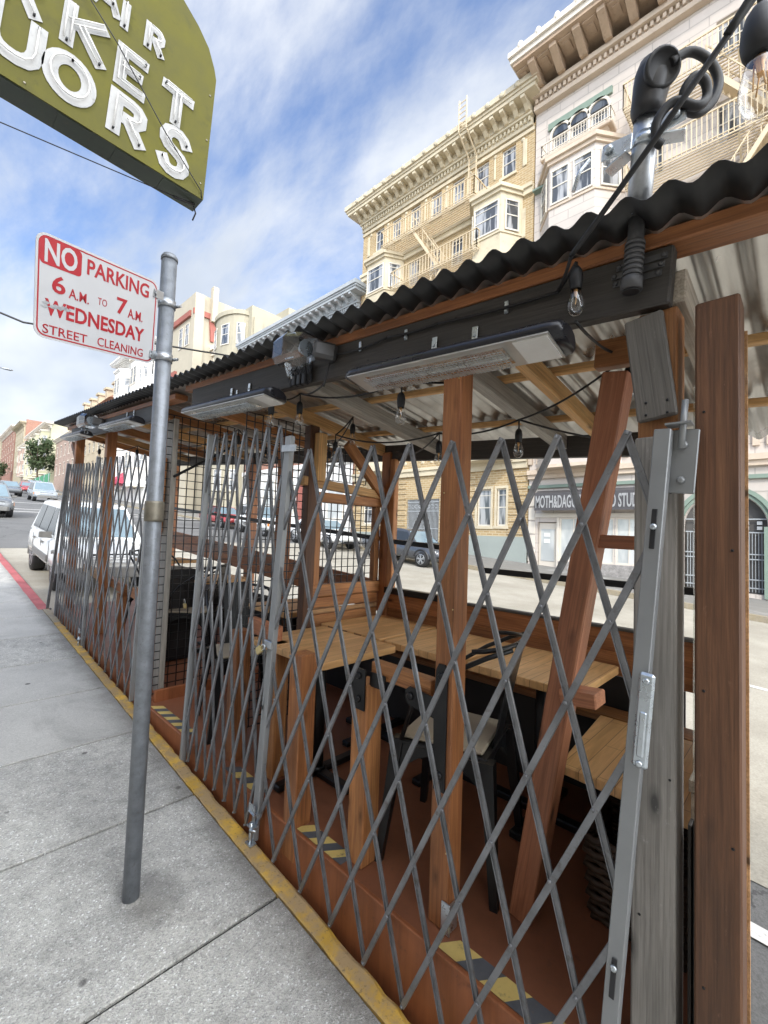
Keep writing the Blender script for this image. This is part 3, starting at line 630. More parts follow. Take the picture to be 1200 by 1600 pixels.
for i in range(8): mb.lathe([(.11, -.03), (.08, .04), (.02, .06)], (X-.0, 8.8+i*1.34, 19.14-.30), (-1, 0, 0), 8)
mk('rosette', mb, 'tan_trim', T)
def bay(par, y0, y1, x, out, z0, z1, wallm, trimm, wins, cham=.55, name='bay_window', frame='win_frame'):
    xo = x-out
    poly = [(x+.02, y0), (xo, y0+cham), (xo, y1-cham), (x+.02, y1)]
    mb = MB(); mb.hexa([(px_, py_, z0) for px_, py_ in poly], [(px_, py_, z1) for px_, py_ in poly]); o = mk(name, mb, wallm, par)
    def ring(z, h, e):
        q = [(x+.02, y0-e), (xo-e, y0+cham-e*.5), (xo-e, y1-cham+e*.5), (x+.02, y1+e)]
        mb.hexa([(a, c, z) for a, c in q], [(a, c, z+h) for a, c in q])
    mb = MB(); ring(z1+.001, .14, .10); ring(z1+.142, .16, .2); ring(z0-.12, .119, .06)
    for zw, hw in wins: ring(zw-.14, .08, .05)
    mk('bay_molding', mb, trimm, o)
    wf = (y1-y0-2*cham)
    for zw, hw in wins:
        nw = 2 if wf > 1.5 else 1
        for k in range(nw):
            a = y0+cham+wf*k/nw+.07
            window(o, (xo-.002, a, zw), (0, 1, 0), wf/nw-.14, hw, frame)
        d1 = V((xo-x, cham, 0)); l1 = d1.length; d1.normalize(); n1 = V((-d1.y, d1.x, 0)); n1 = n1 if n1.x < 0 else -n1
        window(o, V((x, y0, zw))+d1*(l1*.2)+n1*.02, d1, l1*.62, hw, frame, nrm=n1)
        d2 = V((x-xo, cham, 0)); d2.normalize(); n2 = V((-d2.y, d2.x, 0)); n2 = n2 if n2.x < 0 else -n2
        window(o, V((xo, y1-cham, zw))+d2*(l1*.2)+n2*.02, d2, l1*.62, hw, frame, nrm=n2)
    return o
tw = [(5.7, 1.3), (8.7, 1.3), (11.65, 1.3), (14.62, 1.35)]
bay(T, 8.75, 11.2, X, .9, 4.95, 16.25, 'tan_trim', 'tan_trim', tw); bay(T, 15.55, 18.0, X, .9, 4.95, 16.25, 'tan_trim', 'tan_trim', tw)
mb = MB()
for a, c in ((8.27, 8.70), (11.25, 15.5), (18.05, 18.85)): mb.box(X-.2, X, a, c, 16.45, 16.6); mb.box(X-.12, X, a, c, 16.2, 16.448)
mk('band_course', mb, 'tan_trim', T)
mb = MB()
for z, ya, yb in ((16.62, 10.5, 16.2), (14.1, 10.3, 15.4), (11.2, 10.3, 15.4), (8.2, 10.3, 15.4)):
    xo, xi = X-1.15, X-.03
    for i in range(9): mb.box(xo+(xi-xo)*i/9, xo+(xi-xo)*i/9+.035, ya, yb, z, z+.04)
    baluster_rail(mb, [(xi, ya, z+.04), (xo, ya, z+.04), (xo, yb, z+.04), (xi, yb, z+.04)], .85, .17, .014)
    for y in (ya+.3, (ya+yb)/2, yb-.3): mb.bar((xo+.1, y, z), (X, y, z-.75), .05, .06)
iron_stair(mb, (X-.75, 14.05, 16.6), (X-.75, 12.45, 14.16), .5, 11); iron_stair(mb, (X-.75, 12.3, 14.1), (X-.75, 13.9, 11.3), .5, 11)
for dy in (-.2, .2): mb.bar((X-.25, 11.2+dy, 17.3), (X-.25, 11.2+dy, 19.3), .05, .05, up=(1, 0, 0)); mb.bar((X-.25, 11.2+dy, 19.3), (X-1.15, 11.2+dy, 20.0), .05, .05); mb.bar((X-1.15, 11.2+dy, 19.98), (X-1.15, 11.2+dy, 21.5), .05, .05, up=(1, 0, 0))
for i in range(8): mb.bar((X-.25, 11.0, 17.5+i*.25), (X-.25, 11.4, 17.5+i*.25), .03, .03)
for i in range(6): mb.bar((X-1.15, 11.0, 20.1+i*.25), (X-1.15, 11.4, 20.1+i*.25), .03, .03)
mk('fire_escape', mb, 'escape_cream', T)
# ---- pale pink building with the tattoo shop and the arched gate
T = thing('apartment_building', (X, 2.2, gz(2.2)), 'pale pink building with a deep coffered cornice, shop awning and arched gateway', 'building')
PX0, PX1 = -4.5, 8.22
ops = [(yc-.33, yc+.33, 17.2, 18.12) for yc in (7.16, 6.43, 5.68)]
for z in (14.5, 11.5, 8.5, 5.6): ops += [(yc-.36, yc+.36, z, z+1.4) for yc in (3.9, 1.7, .6, -1.2, -2.6)]
ops += [(yc-.36, yc+.36, 17.3, 18.7) for yc in (3.9, 1.7, .6, -1.2, -2.6)]
shop = [(7.06, 7.84, .5, 2.28), (5.9, 6.95, .8, 2.45), (5.0, 5.85, .8, 2.45), (4.1, 4.95, .8, 2.45), (.87, 2.93, .2, 3.22)]
mb = MB(); wallface(mb, X, PX0, PX1, -1, 20.3, ops+shop, .3); shell(mb, X, X+12, PX0, PX1, -1, 20.8); mk('wall', mb, 'pink_wall', T)
mb = MB()                                                           # arch: spandrels fill the corners of the square opening
cyA, czA, rA = 1.9, 2.19, 1.03
for sgn in (-1, 1):
    pts = [(X+.01, cyA+sgn*rA*math.cos(t), czA+rA*math.sin(t)) for t in [i*math.pi/16 for i in range(9)]]
    for a, c in zip(pts, pts[1:]):
        mb.prism([a, c, (X+.01, c[1], 3.225), (X+.01, a[1], 3.225)], (.28, 0, 0))
mk('arch_spandrel', mb, 'pink_wall', T)
mb = MB()
for rr, ww, xx in ((1.05, .09, .06), (1.15, .12, .12)):
    P = [[(X-xx, cyA+r_*math.cos(t), czA+r_*math.sin(t)) for t in [i*math.pi/24 for i in range(25)]] for r_ in (rr, rr+ww)]
    for i in range(24): mb.prism([P[0][i], P[0][i+1], P[1][i+1], P[1][i]], (xx, 0, 0))
for y in (.75, 2.95): mb.box(X-.1, X, y, y+.2, .1, 2.19)
mk('arch_molding', mb, 'green_trim', T)
mb = MB(); mb.box(X+.22, X+.28, .9, 2.9, .2, 3.2); mk('gate_back', mb, 'dark_frame', T)
mb = MB()
for i in range(27): mb.box(X+.12, X+.14, .93+i*.073, .945+i*.073, .25, 2.0)
for z in (.35, .6, 1.2, 1.35, 2.0, 2.4): mb.box(X+.1, X+.118, .9, 2.9, z, z+.035)
mb.box(X+.08, X+.16, 1.87, 1.93, .22, 2.45); mb.box(X+.09, X+.11, 1.3, 1.62, 1.15, 1.5)
for i in range(6): mb.box(X+.1, X+.13, 1.0+i*.3, 1.12+i*.3, 2.1, 2.2); mb.box(X+.1, X+.13, 1.0+i*.3, 1.12+i*.3, 2.25, 2.35)
mk('iron_gate', mb, 'grey_trim', T)
mb = MB(); mb.box(X-.16, X, PX0, PX1, 4.0, 4.16); mb.box(X-.25, X, PX0, PX1, 4.162, 4.34)
for i in range(40): mb.box(X-.1, X, PX0+.1+i*.32, PX0+.26+i*.32, 4.6, 5.2)
mk('belt_course', mb, 'pink_trim', T)
mb = MB(); mb.box(X-.12, X, PX0, PX1, 3.62, 3.74); mb.box(X-.28, X, 4.6, 8.2, 16.02, 16.1); mb.box(X-.1, X, 5.2, 7.65, 18.45, 18.72); mk('green_band', mb, 'green_trim', T)
mb = MB()
for k in range(5): mb.box(X-.04, X, 7.93, PX1, .7+k*.55, 1.19+k*.55, .015)
for k in range(5): mb.box(X-.04, X, 3.1, 3.98, .5+k*.55, .99+k*.55, .015)
mk('stone_pier', mb, 'pale_trim', T)
mb = MB(); mb.box(X-.05, X, 4.0, 6.98, .25, .78); mk('shop_plinth', mb, 'shop_stone', T)
mb = MB(); mb.box(X-.06, X+.02, 3.98, 7.92, 2.46, 2.62); mb.box(X-.05, X+.02, 6.96, 7.05, .5, 2.455); mk('shopfront_frame', mb, 'pale_trim', T)
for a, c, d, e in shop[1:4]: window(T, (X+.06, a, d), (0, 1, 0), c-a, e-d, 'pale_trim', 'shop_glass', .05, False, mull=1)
mb = MB(); mb.box(X+.12, X+.18, 7.08, 7.82, .5, 2.26, .01); D = mk('shop_door', mb, 'pale_trim', T)
mb = MB(); mb.box(X+.095, X+.115, 7.18, 7.72, .75, 2.0); mk('pane', mb, 'shop_glass', D)
mb = MB(); mb.box(X+.08, X+.092, 7.35, 7.6, 1.45, 1.62); mb.box(X+.08, X+.092, 7.35, 7.6, 1.7, 1.86); mk('notice', mb, 'white', D)
mb = MB(); mb.prism([(X, 3.75, 3.52), (X-.3, 3.75, 3.48), (X-.62, 3.75, 3.36), (X-.62, 3.75, 2.70), (X, 3.75, 2.74)], (0, 3.95, 0))
AW = mk('shop_awning', mb, 'awning', T)
mb = MB(); fit_text(mb, 'MOTH&DAGGER TATTOO STUDIO', (X-.632, 7.64, 2.79), (0, -1, 0), (0, 0, 1), 3.8, .48, .006, .02)
mk('lettering', mb, 'letter', AW)
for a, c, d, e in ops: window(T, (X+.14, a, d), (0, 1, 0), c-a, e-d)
mb = MB()                                                           # three arched windows
for yc in (7.16, 6.43, 5.68):
    pts = [(X-.05, yc+.33*math.cos(t), 18.12+.33*math.sin(t)) for t in [i*math.pi/10 for i in range(11)]]
    mb.prism(pts, (.06, 0, 0))
mk('arch_head_glass', mb, 'pane_dark', T)
mb = MB()
for yc in (7.16, 6.43, 5.68):
    P = [[(X-.1, yc+r_*math.cos(t), 18.12+r_*math.sin(t)) for t in [i*math.pi/10 for i in range(11)]] for r_ in (.33, .42)]
    for i in range(10): mb.prism([P[0][i], P[0][i+1], P[1][i+1], P[1][i]], (.1, 0, 0))
for yc in (7.55, 6.8, 6.05, 5.3): mb.lathe([(.06, 0), (.045, .1), (.045, .85), (.07, .92)], (X-.06, yc, 17.2), (0, 0, 1), 8)
mk('arch_surround', mb, 'pale_trim', T)
mb = MB(); mb.box(X-.6, X, 5.05, 7.75, 16.85, 17.0, .03); mb.prism([(X, 5.2, 16.85), (X-.5, 5.2, 16.85), (X, 5.2, 16.35)], (0, 2.4, 0)); BL = mk('balcony', mb, 'pink_trim', T)
mb = MB(); baluster_rail(mb, [(X-.05, 5.1, 17.0), (X-.57, 5.1, 17.0), (X-.57, 7.7, 17.0), (X-.05, 7.7, 17.0)], .5, .1, .01); mk('railing', mb, 'pale_trim', BL)
bay(T, 4.75, 7.95, X, .9, 4.4, 16.1, 'pink_wall', 'pink_trim', [(5.6, 1.4), (8.5, 1.4), (11.5, 1.4), (14.48, 1.38)], .75)
# deep coffered cornice
mb = MB(); mb.box(X-.25, X+.02, PX0, PX1, 19.55, 19.75); mb.box(X-.18, X+.02, PX0, PX1, 19.752, 20.0)
for i in range(66): mb.box(X-.3, X-.18, PX0+.05+i*.192, PX0+.15+i*.192, 19.80, 19.98)
mb.box(X-.42, X+.02, PX0, PX1, 20.002, 20.2)
mk('dentil_course', mb, 'pink_trim', T)
mb = MB(); mb.box(X-1.55, X+.02, PX0-.3, PX1+.3, 20.66, 20.8)
for i in range(15):
    y = PX0+.15+i*.87
    mb.prism([(X-.42, y-.13, 20.2), (X-.6, y-.13, 20.15), (X-1.42, y-.13, 20.5), (X-1.42, y-.13, 20.659), (X-.42, y-.13, 20.659)], (0, .26, 0))
    mb.box(X-1.3, X-.55, y+.2, y+.68, 20.60, 20.659); mb.box(X-1.15, X-.7, y+.32, y+.56, 20.56, 20.599)
mk('coffered_soffit', mb, 'pink_soffit', T)
mb = MB(); mb.box(X-1.62, X+.02, PX0-.4, PX1+.4, 20.802, 21.0); mb.box(X-1.72, X+.02, PX0-.45, PX1+.45, 21.002, 21.22)
for i in range(18): mb.lathe([(.13, -.1), (.15, .03), (.08, .22), (.02, .26)], (X-1.6, PX0+.1+i*.74, 21.22), (0, 0, 1), 8)
mk('cornice', mb, 'pale_trim', T)
mb = MB()
for z in (16.35, 13.75, 10.9, 8.0):
    xo, xi, ya, yb = X-1.2, X-.03, -1.9, 4.5
    for i in range(9): mb.box(xo+(xi-xo)*i/9, xo+(xi-xo)*i/9+.035, ya, yb, z, z+.04)
    baluster_rail(mb, [(xi, ya, z+.04), (xo, ya, z+.04), (xo, yb, z+.04), (xi, yb, z+.04)], .95, .13, .013)
    for y in (ya+.3, 1.4, yb-.3): mb.bar((xo+.1, y, z), (X, y, z-.8), .05, .06)
for za, zb, yA, yB in ((16.35, 13.8, 2.2, .5), (13.75, 11.0, .6, 2.4), (10.9, 8.1, 2.4, .6)): iron_stair(mb, (X-.8, yA, za), (X-.8, yB, zb), .55, 12)
mk('fire_escape', mb, 'escape_cream', T)
# ---- next building to the right, only glimpsed beyond the roof
T = thing('apartment_building', (X, -12, gz(-12)), 'plain cream apartment building beyond the pink one at the right edge', 'building')
ops = [(y, y+.9, z, z+1.5) for z in (2, 5, 8, 11, 14, 17) for y in (-18.5, -16, -13.5, -11, -8.5, -6.2)]
mb = MB(); wallface(mb, X, -20, -4.55, -3, 20.5, ops); shell(mb, X, X+12, -20, -4.55, -3, 20.5); mk('wall', mb, 'pink_trim', T)
for a, c, d, e in ops: window(T, (X+.1, a, d), (0, 1, 0), c-a, e-d)
cornice('cornice', T, 'pale_trim', X, .8, -20, -4.9, 19.5, 20.9)
# ---- the row that climbs the hill beyond the tan building
def house(label, y0, y1, ztop, wm, tm, rows, cols, out=.7, cor=1.0, wh=1.4, ww=.9, fm='win_frame', mod=True, name='apartment_building', deep=10, zlow=None):
    T = thing(name, (X, (y0+y1)/2, gz((y0+y1)/2)), label, 'building')
    g0 = gz(y0)-.5; ops = []
    for r in range(rows):
        z = ztop-cor-1.0-wh-r*(wh+1.35)
        if z < gz(y1)+.6: break
        ops += [(y0+(y1-y0)*(c+.5)/cols-ww/2, y0+(y1-y0)*(c+.5)/cols+ww/2, z, z+wh) for c in range(cols)]
    mb = MB(); wallface(mb, X, y0, y1, g0, ztop-.2, ops, .2); shell(mb, X, X+deep, y0, y1, g0, ztop-.2); mk('wall', mb, wm, T)
    for a, c, d, e in ops: window(T, (X+.12, a, d), (0, 1, 0), c-a, e-d, fm, 'pane_dark', .07)
    mb = MB()
    for a, c, d, e in ops: mb.box(X-.07, X+.01, a-.1, c+.1, d-.12, d-.005); mb.box(X-.06, X+.01, a-.08, c+.08, e+.005, e+.13)
    mk('window_trim', mb, tm, T)
    if out: cornice('cornice', T, tm, X, out, y0+.02, y1-.02, ztop-cor, ztop, .62, mod)
    return T
T = house('dark red brick building with a grey bracketed cornice, next up from the tan one', 18.9, 31.6, 15.95, 'red_brick', 'grey_trim', 5, 8, .9, 1.25)
mb = MB(); mb.box(X-.1, X-.08, 18.92, 31.58, gz(18.9), 5.6); mb.box(X-.2, X, 18.92, 31.58, 5.602, 5.9); mk('ground_floor_front', mb, 'white_wall', T)
for y in (19.6, 21.8, 24.6, 27.0, 29.4): window(T, (X-.1, y, gz(y)+.9), (0, 1, 0), 1.5, 2.2, 'pale_trim', 'shop_glass')
mb = MB(); mb.box(X-.16, X-.101, 23.6, 24.3, gz(24)+.1, gz(24)+2.9); mk('door', mb, 'deco_red', T)
T = thing('apartment_building', (X, 34.5, gz(34.5)), 'plain beige rendered building with a blank side wall and rounded front bay', 'building')
mb = MB(); mb.box(X, X+14, 31.65, 37.1, 1, 19.3); mb.box(X+3.5, X+8, 31.9, 35, 19.302, 20.6); mb.box(X+.15, X+.9, 31.5, 31.65, 15.6, 18.4); mk('wall', mb, 'beige_wall', T)
mb = MB()
pts = [(X-1.3*math.sin(t), 34.4-2.2*math.cos(t)) for t in [i*math.pi/12 for i in range(13)]]
mb.hexa([(a, c, 3) for a, c in pts], [(a, c, 18.6) for a, c in pts]); BB = mk('bay_window', mb, 'beige_wall', T)
mb = MB(); mb.hexa([(X-(X-a)*1.1, 34.4+(c-34.4)*1.05, 18.602) for a, c in pts], [(X-(X-a)*1.1, 34.4+(c-34.4)*1.05, 18.95) for a, c in pts]); mk('bay_molding', mb, 'beige_wall', BB)
for z in (4.5, 7.5, 10.5, 13.4, 16.2):
    for k in range(1, 11, 3):
        a, c = V((*pts[k], z)), V((*pts[k+1], z)); d = (c-a); n = V((-d.y, d.x, 0)).normalized(); n = n if n.x < 0 else -n
        window(BB, a+n*.01-d*.35, d, d.length*1.7, 1.7, 'win_frame', 'pane', .06, nrm=n)
window(T, (X+1.9, 31.64, 15.9), (1, 0, 0), 1.0, 1.9, nrm=(0, -1, 0))
mb = MB(); baluster_rail(mb, [(X+1, 30, 16.2), (X+1, 31.5, 16.2)], 1.2, .4, .02); mk('roof_railing', mb, 'white', T)
T = thing('apartment_building', (X, 47, gz(47)), 'cream art deco building with red trim and a fin on its corner', 'building')
mb = MB(); mb.box(X, X+14, 42.8, 50.5, 2, 24.4)
for xx, ww in ((X-.1, .9),): mb.box(xx, xx+ww, 42.55, 43.4, 2, 24.3)
mk('wall', mb, 'deco_wall', T)
mb = MB(); mb.box(X-.2, X+14, 42.6, 42.79, 22.2, 22.75); mb.box(X-.25, X-.01, 43.45, 50.5, 22.2, 22.75); mb.box(X-.25, X-.01, 46.5, 47.6, 9, 17.4); mb.prism([(X+1.4, 42.55, 22.1), (X+2.2, 42.55, 22.1), (X+1.9, 42.55, 20.0), (X+1.6, 42.55, 20.0)], (0, .24, 0)); mk('red_trim', mb, 'deco_red', T)
mb = MB(); mb.box(X+1.45, X+2.0, 42.2, 42.79, 21.9, 25.4); mk('corner_fin', mb, 'deco_wall', T)
mb = MB(); mb.box(X+1.6, X+14, 42.0, 42.79, 19.1, 19.5); mb.box(X+1.8, X+14, 42.2, 42.79, 18.6, 19.098); mb.box(X+2, X+14, 42.4, 42.79, 18.1, 18.598)
for i in range(5): mb.box(X-.16, X+1.8, 42.5, 42.79, 14.1+i*.42, 14.35+i*.42); mb.lathe([(.3, 0), (.2, .3), (.06, .35)], (X+3+i*1.8, 42.6, 17.7), (0, -1, 0), 8)
mk('ledge', mb, 'pale_trim', T)
for x, wd in ((X+2.3, 1.3), (X+3.9, 3.2), (X+7.4, 1.3)): window(T, (x, 42.78, 19.7), (1, 0, 0), wd, 2.2, 'pale_trim', 'pane', .1, False, (0, -1, 0))
for x in (X+2.4, X+4.4, X+6.4, X+8.4): window(T, (x, 42.78, 14.6), (1, 0, 0), 1.5, 2.9, 'pale_trim', 'pane', .12, True, (0, -1, 0))
for y in (43.9, 45.4, 48.2): window(T, (X-.01, y, 19.5), (0, 1, 0), 1.0, 2.2, 'pale_trim'); window(T, (X-.01, y, 14.5), (0, 1, 0), 1.0, 2.2, 'pale_trim')
T = house('white ornate building with a tall bay and overhanging eave behind the parking sign', 53, 65.5, 22.6, 'white_wall', 'white_wall', 6, 6, 1.2, 1.2, 1.7, 1.0)
bay(T, 54, 58, X, 1.3, 6, 20.5, 'white_wall', 'pale_trim', [(8, 1.9), (11.2, 1.9), (14.4, 1.9), (17.8, 1.9)], .9)
bay(T, 60.3, 64.3, X, 1.3, 6, 20.5, 'white_wall', 'white_wall', [(8, 1.9), (11.2, 1.9), (14.4, 1.9), (17.8, 1.9)], .9)
T = house('orange and cream building with red tiled eaves and stubby roof finials', 66, 84, 18.6, 'orange_wall', 'orange_wall', 5, 7, 0, .8, 1.6, 1.1)
mb = MB(); mb.prism([(X-1.2, 65.8, 18.2), (X+.5, 65.8, 19.4), (X+4, 65.8, 19.4), (X+4, 65.8, 18.2)], (0, 18.4, 0)); mk('roof', mb, 'orange_roof', T)
mb = MB()
for y in (66.6, 70.5, 74.5, 78.5, 82.5): mb.box(X-.4, X+.5, y, y+.9, 18.6, 20.3); mb.box(X-.6, X+.7, y-.2, y+1.1, 20.302, 20.6)
mk('finial', mb, 'orange_wall', T)
house('salmon brick building with narrow tall windows, just above the far end of the shelter', 86, 106, 17.4, 'pink_brick', 'pale_trim', 4, 6, .5, .6, 2.0, 1.1)
T = house('olive grey building with stacked round bays and a pale cornice, below the tree', 112, 138, 22.0, 'olive_wall', 'pale_trim', 4, 4, 1.2, 1.2, 1.9, 1.2)
for y in (114, 120.5, 127, 133.2): bay(T, y, y+4, X, 1.2, 11.5, 20.4, 'olive_wall', 'pale_trim', [(12.2, 1.7), (15, 1.7), (17.8, 1.7)], 1.1)
T = house('narrow pinkish building with bays, between the olive and the yellow one', 138.2, 150, 20.8, 'pink_brick', 'pale_trim', 3, 3, 1.0, 1.0, 1.9, 1.2)
for y in (139.5, 145): bay(T, y, y+4, X, 1.2, 13, 19.5, 'pink_brick', 'pale_trim', [(13.8, 1.7), (16.6, 1.7)], 1.1)
house('tall yellow fronted building with a bare red brick side wall', 150.3, 166, 28.0, 'yellow_wall', 'yellow_wall', 6, 5, 1.0, 1.2, 1.7, 1.2)
mb = MB(); mb.box(X+.3, X+10, 149.9, 150.28, 12, 28.6); o = mk('brick_side_wall', mb, 'red_brick', [x for x in bpy.data.objects if x.get('label', '').startswith('tall yellow')][0])
house('grey brown block at the top of the street, farthest building to the left', 168, 200, 29.6, 'red_brick', 'pale_trim', 5, 6, 1.0, 1.2, 1.8, 1.3)
house('faded ochre block beyond the crest, half hidden by the brown one', 201, 240, 31.0, 'yellow_wall', 'pale_trim', 4, 6, 1.0, 1.2, 1.8, 1.3)
# ---- the shopfront behind the pavement that carries the blade sign (outside the picture)
T = thing('shop_building', (-2.6, -2, gz(-2)), 'plain cream corner shop behind the pavement that carries the blade sign', 'building')
ops = [(y, y+1.6, .7, 2.6) for y in (-9, -5.5, -2.5, .6)]
mb = MB(); wallface(mb, -2.6, -14, 5.2, -1.2, 6.3, [], -.2); shell(mb, -2.6, -12, -14, 5.2, -1.2, 6.3); mk('wall', mb, 'near_wall', T)
for a, c, d, e in ops: window(T, (-2.59, a, d), (0, 1, 0), c-a, e-d, 'dark_frame', 'pane_dark', .07, False, (1, 0, 0))
mb = MB(); mb.box(-2.6, -2.3, -14, 5.2, 6.0, 6.32, .03); mb.box(-2.6, -2.45, -14, 5.2, 3.0, 3.2); mk('cornice', mb, 'pale_trim', T)
# ---- trees
def tree(label, x, y, h, r, seed, n=900):
    random.seed(seed); z0 = gz(y); T = thing('street_tree', (x, y, z0), label, 'tree', None)
    mb = MB(); mb.tube([(x, y, z0-.1), (x+.1, y, z0+h*.25), (x-.05, y+.1, z0+h*.5)], [.22, .16, .1], 8)
    for k in range(7):
        a = k*.9; mb.tube([(x, y, z0+h*(.35+.03*k)), (x+r*.5*math.cos(a), y+r*.5*math.sin(a), z0+h*(.55+.03*k)), (x+r*.8*math.cos(a), y+r*.8*math.sin(a), z0+h*(.62+.04*k))], [.08, .05, .02], 5)
    mk('trunk', mb, 'bark', T); mb = MB()
    cl = [V((random.gauss(0, r*.45), random.gauss(0, r*.45), random.uniform(-.2, .33)*h)) for _ in range(26)]
    for _ in range(n):
        c = random.choice(cl); p = V((x, y, z0+h*.67))+c+V((random.gauss(0, r*.2), random.gauss(0, r*.2), random.gauss(0, r*.2)))
        sz = random.uniform(.12, .3); q = M.Rotation(random.random()*6, 3, V((random.random(), random.random(), random.random()+.01)))
        mb.quad(*[p+q @ V(v) for v in ((-sz, -sz*.5, 0), (sz, -sz*.5, .05), (sz, sz*.5, 0), (-sz, sz*.5, .05))])
    mk('crown', mb, 'leaf', T)
tree('bushy green street tree in front of the salmon brick building', 14.6, 108, 9.4, 2.3, 5, 2200)
tree('small tree at the crest, at the left edge of the picture', 14.5, 168, 5.5, 2.2, 9, 700)
# ---------------------------------------------------------------- parklet
P = thing('dining_parklet', (1.2, 3.0, 0.22), 'timber dining shelter at the kerb with a corrugated metal roof and brown posts', 'parklet')
RS = -0.145                                     # the roof falls towards the street
def RH(x): return 2.335+RS*(x-1.2)              # underside of the sheet above the street's slope
DZ = 0.30                                       # the first deck is level
BX = 2.45                                       # face of the street side wall
# decks
b = MB(); b.box(1.205, BX+.1, .20, 3.52, DZ-.04, DZ); mk('deck', b, 'deck_paint', P)
b = MB(); b.hexa([(1.195, .2, -.2), (1.204, .2, -.2), (1.204, 3.52, .1), (1.195, 3.52, .1)], [(1.195, .2, DZ-.012), (1.204, .2, DZ-.012), (1.204, 3.52, DZ-.012), (1.195, 3.52, DZ-.012)])
b.box(1.188, 1.2049, .2, 3.52, DZ-.011, DZ+.003, .003); mk('deck_fascia', b, 'fascia_paint', P)
b = MB(); b.hexa([(1.205, 3.525, gz(3.525, -.1)), (BX+.1, 3.525, gz(3.525, -.1)), (BX+.1, 6.75, gz(6.75, -.1)), (1.205, 6.75, gz(6.75, -.1))], [(1.205, 3.525, gz(3.525, .07)), (BX+.1, 3.525, gz(3.525, .07)), (BX+.1, 6.75, gz(6.75, .07)), (1.205, 6.75, gz(6.75, .07))]); mk('deck', b, 'deck_paint', P)
b = MB(); b.hexa([(1.19, 3.525, gz(3.525, -.15)), (1.2045, 3.525, gz(3.525, -.15)), (1.2045, 6.75, gz(6.75, -.15)), (1.19, 6.75, gz(6.75, -.15))], [(1.19, 3.525, gz(3.525, .078)), (1.2045, 3.525, gz(3.525, .078)), (1.2045, 6.75, gz(6.75, .078)), (1.19, 6.75, gz(6.75, .078))]); mk('deck_fascia', b, 'fascia_paint', P)
# hazard tape: slanted yellow and grey blocks along the deck edge
def tape(y0, y1, x0=1.2055, x1=1.275, st=.085):
    b = MB(); n = int(round((y1-y0)/st)); sh = .05
    for i in range(n):
        a, c = y0+(y1-y0)*i/n, y0+(y1-y0)*(i+1)/n; b.mi = i % 2; z = DZ+.0025
        def cl(v): return min(max(v, y0), y1)
        b.quad((x0, cl(a), z), (x1, cl(a-sh), z), (x1, cl(c-sh), z), (x0, cl(c), z))
    mk('warning_tape', b, ['tape_grey', 'tape_yellow'], P)
tape(1.33, 1.64, st=.056); tape(.22, .87, st=.085); tape(2.80, 3.42, st=.062); tape(1.95, 2.30, st=.07)
def post(x, y, z0, z1, m='redwood', w=.088, par=P): return beam('post', (x, y, z0), (x, y, z1), w, w, m, par, up=(0, 1, 0))
P1 = post(1.30, .905, DZ, gz(.92, RH(1.3)-.05), w=.077); P2 = post(1.29, 1.30, DZ, 1.0, 'cedar'); P3 = post(1.235, 1.665, DZ-.14, 1.045)
for pp, (x, y) in ((P1, (1.26, .925)),):
    b = MB(); b.box(1.254, 1.2605, .85, .885, DZ+.002, DZ+.10, .002); b.box(1.262, 1.31, .856, .864, DZ+.002, DZ+.09, .002); mk('post_foot', b, 'zinc', pp)
# the leaning door post with its two stubs
LP = beam('post', (1.52, .725, DZ), (1.50, .432, gz(.43, 2.10)), .078, .078, 'redwood_pale', P, up=(0, 1, 0))
beam('stub_rail', (1.50, .52, 1.60), (1.50, .37, 1.598), .05, .042, 'redwood_pale', LP); beam('stub_rail', (1.50, .59, 1.095), (1.50, .475, 1.105), .09, .045, 'redwood_pale', LP)
beam('stub_rail', (1.5, .50, gz(.45, RH(1.5)-.12)), (1.5, .26, gz(.26, RH(1.5)-.12)), .045, .09, 'cedar', P)
# rail with black steel plates
RL = beam('rail', (1.30, 1.27, 1.058), (1.30, .97, 1.055), .05, .06, 'cedar', P)
b = MB()
def plate(pts, x0=1.247, t=.006): b.prism([(x0, y, z) for y, z in pts], (t, 0, 0))
plate([(.885, .74), (.932, .74), (.938, .97), (1.05, .985), (1.068, 1.0), (1.068, 1.035), (1.05, 1.05), (.938, 1.04), (.932, 1.14), (.922, 1.16), (.896, 1.16), (.885, 1.14)], 1.2545)
plate([(1.265, .90), (1.325, .90), (1.335, .92), (1.335, 1.06), (1.265, 1.06)], 1.238)
plate([(1.18, .995), (1.262, .995), (1.262, 1.05), (1.18, 1.05)], 1.262)
for y, z in ((.908, 1.12), (.908, .79), (1.045, 1.017), (1.30, 1.03), (1.30, .94)): b.lathe([(.014, 0), (.014, .005), (.008, .010)], (1.2545 if y < 1.2 else 1.238, y, z), (-1, 0, 0), 10)
mk('bracket', b, 'black_steel', P)
# grey corner post, its knee board and the outer brown post
GP = post(1.262, .268, -.05, 1.86, 'grey_wood', .09)
post(1.275, .268, 1.55, gz(.25, 2.16), 'cedar', .085)
KB = beam('knee_board', (1.212, .262, 1.90), (1.212, .294, gz(.29, 2.140)), .085, .02, 'grey_brace', P, up=(1, 0, 0))
OP = beam('post', (1.250, .146, -.1), (1.250, .146, gz(.146, 2.145)), .082, .088, 'brown_post', P, up=(1, 0, 0)); 
b = MB(); b.box(1.296, 1.304, .1, .19, -.1, 2.1); mk('post_backing', b, 'raw_pine', OP)
beam('rafter', (1.245, .232, gz(.23, 2.215)), (2.6, .232, gz(.23, RH(2.6)-.07)), .045, .085, 'bleached_wood', P)
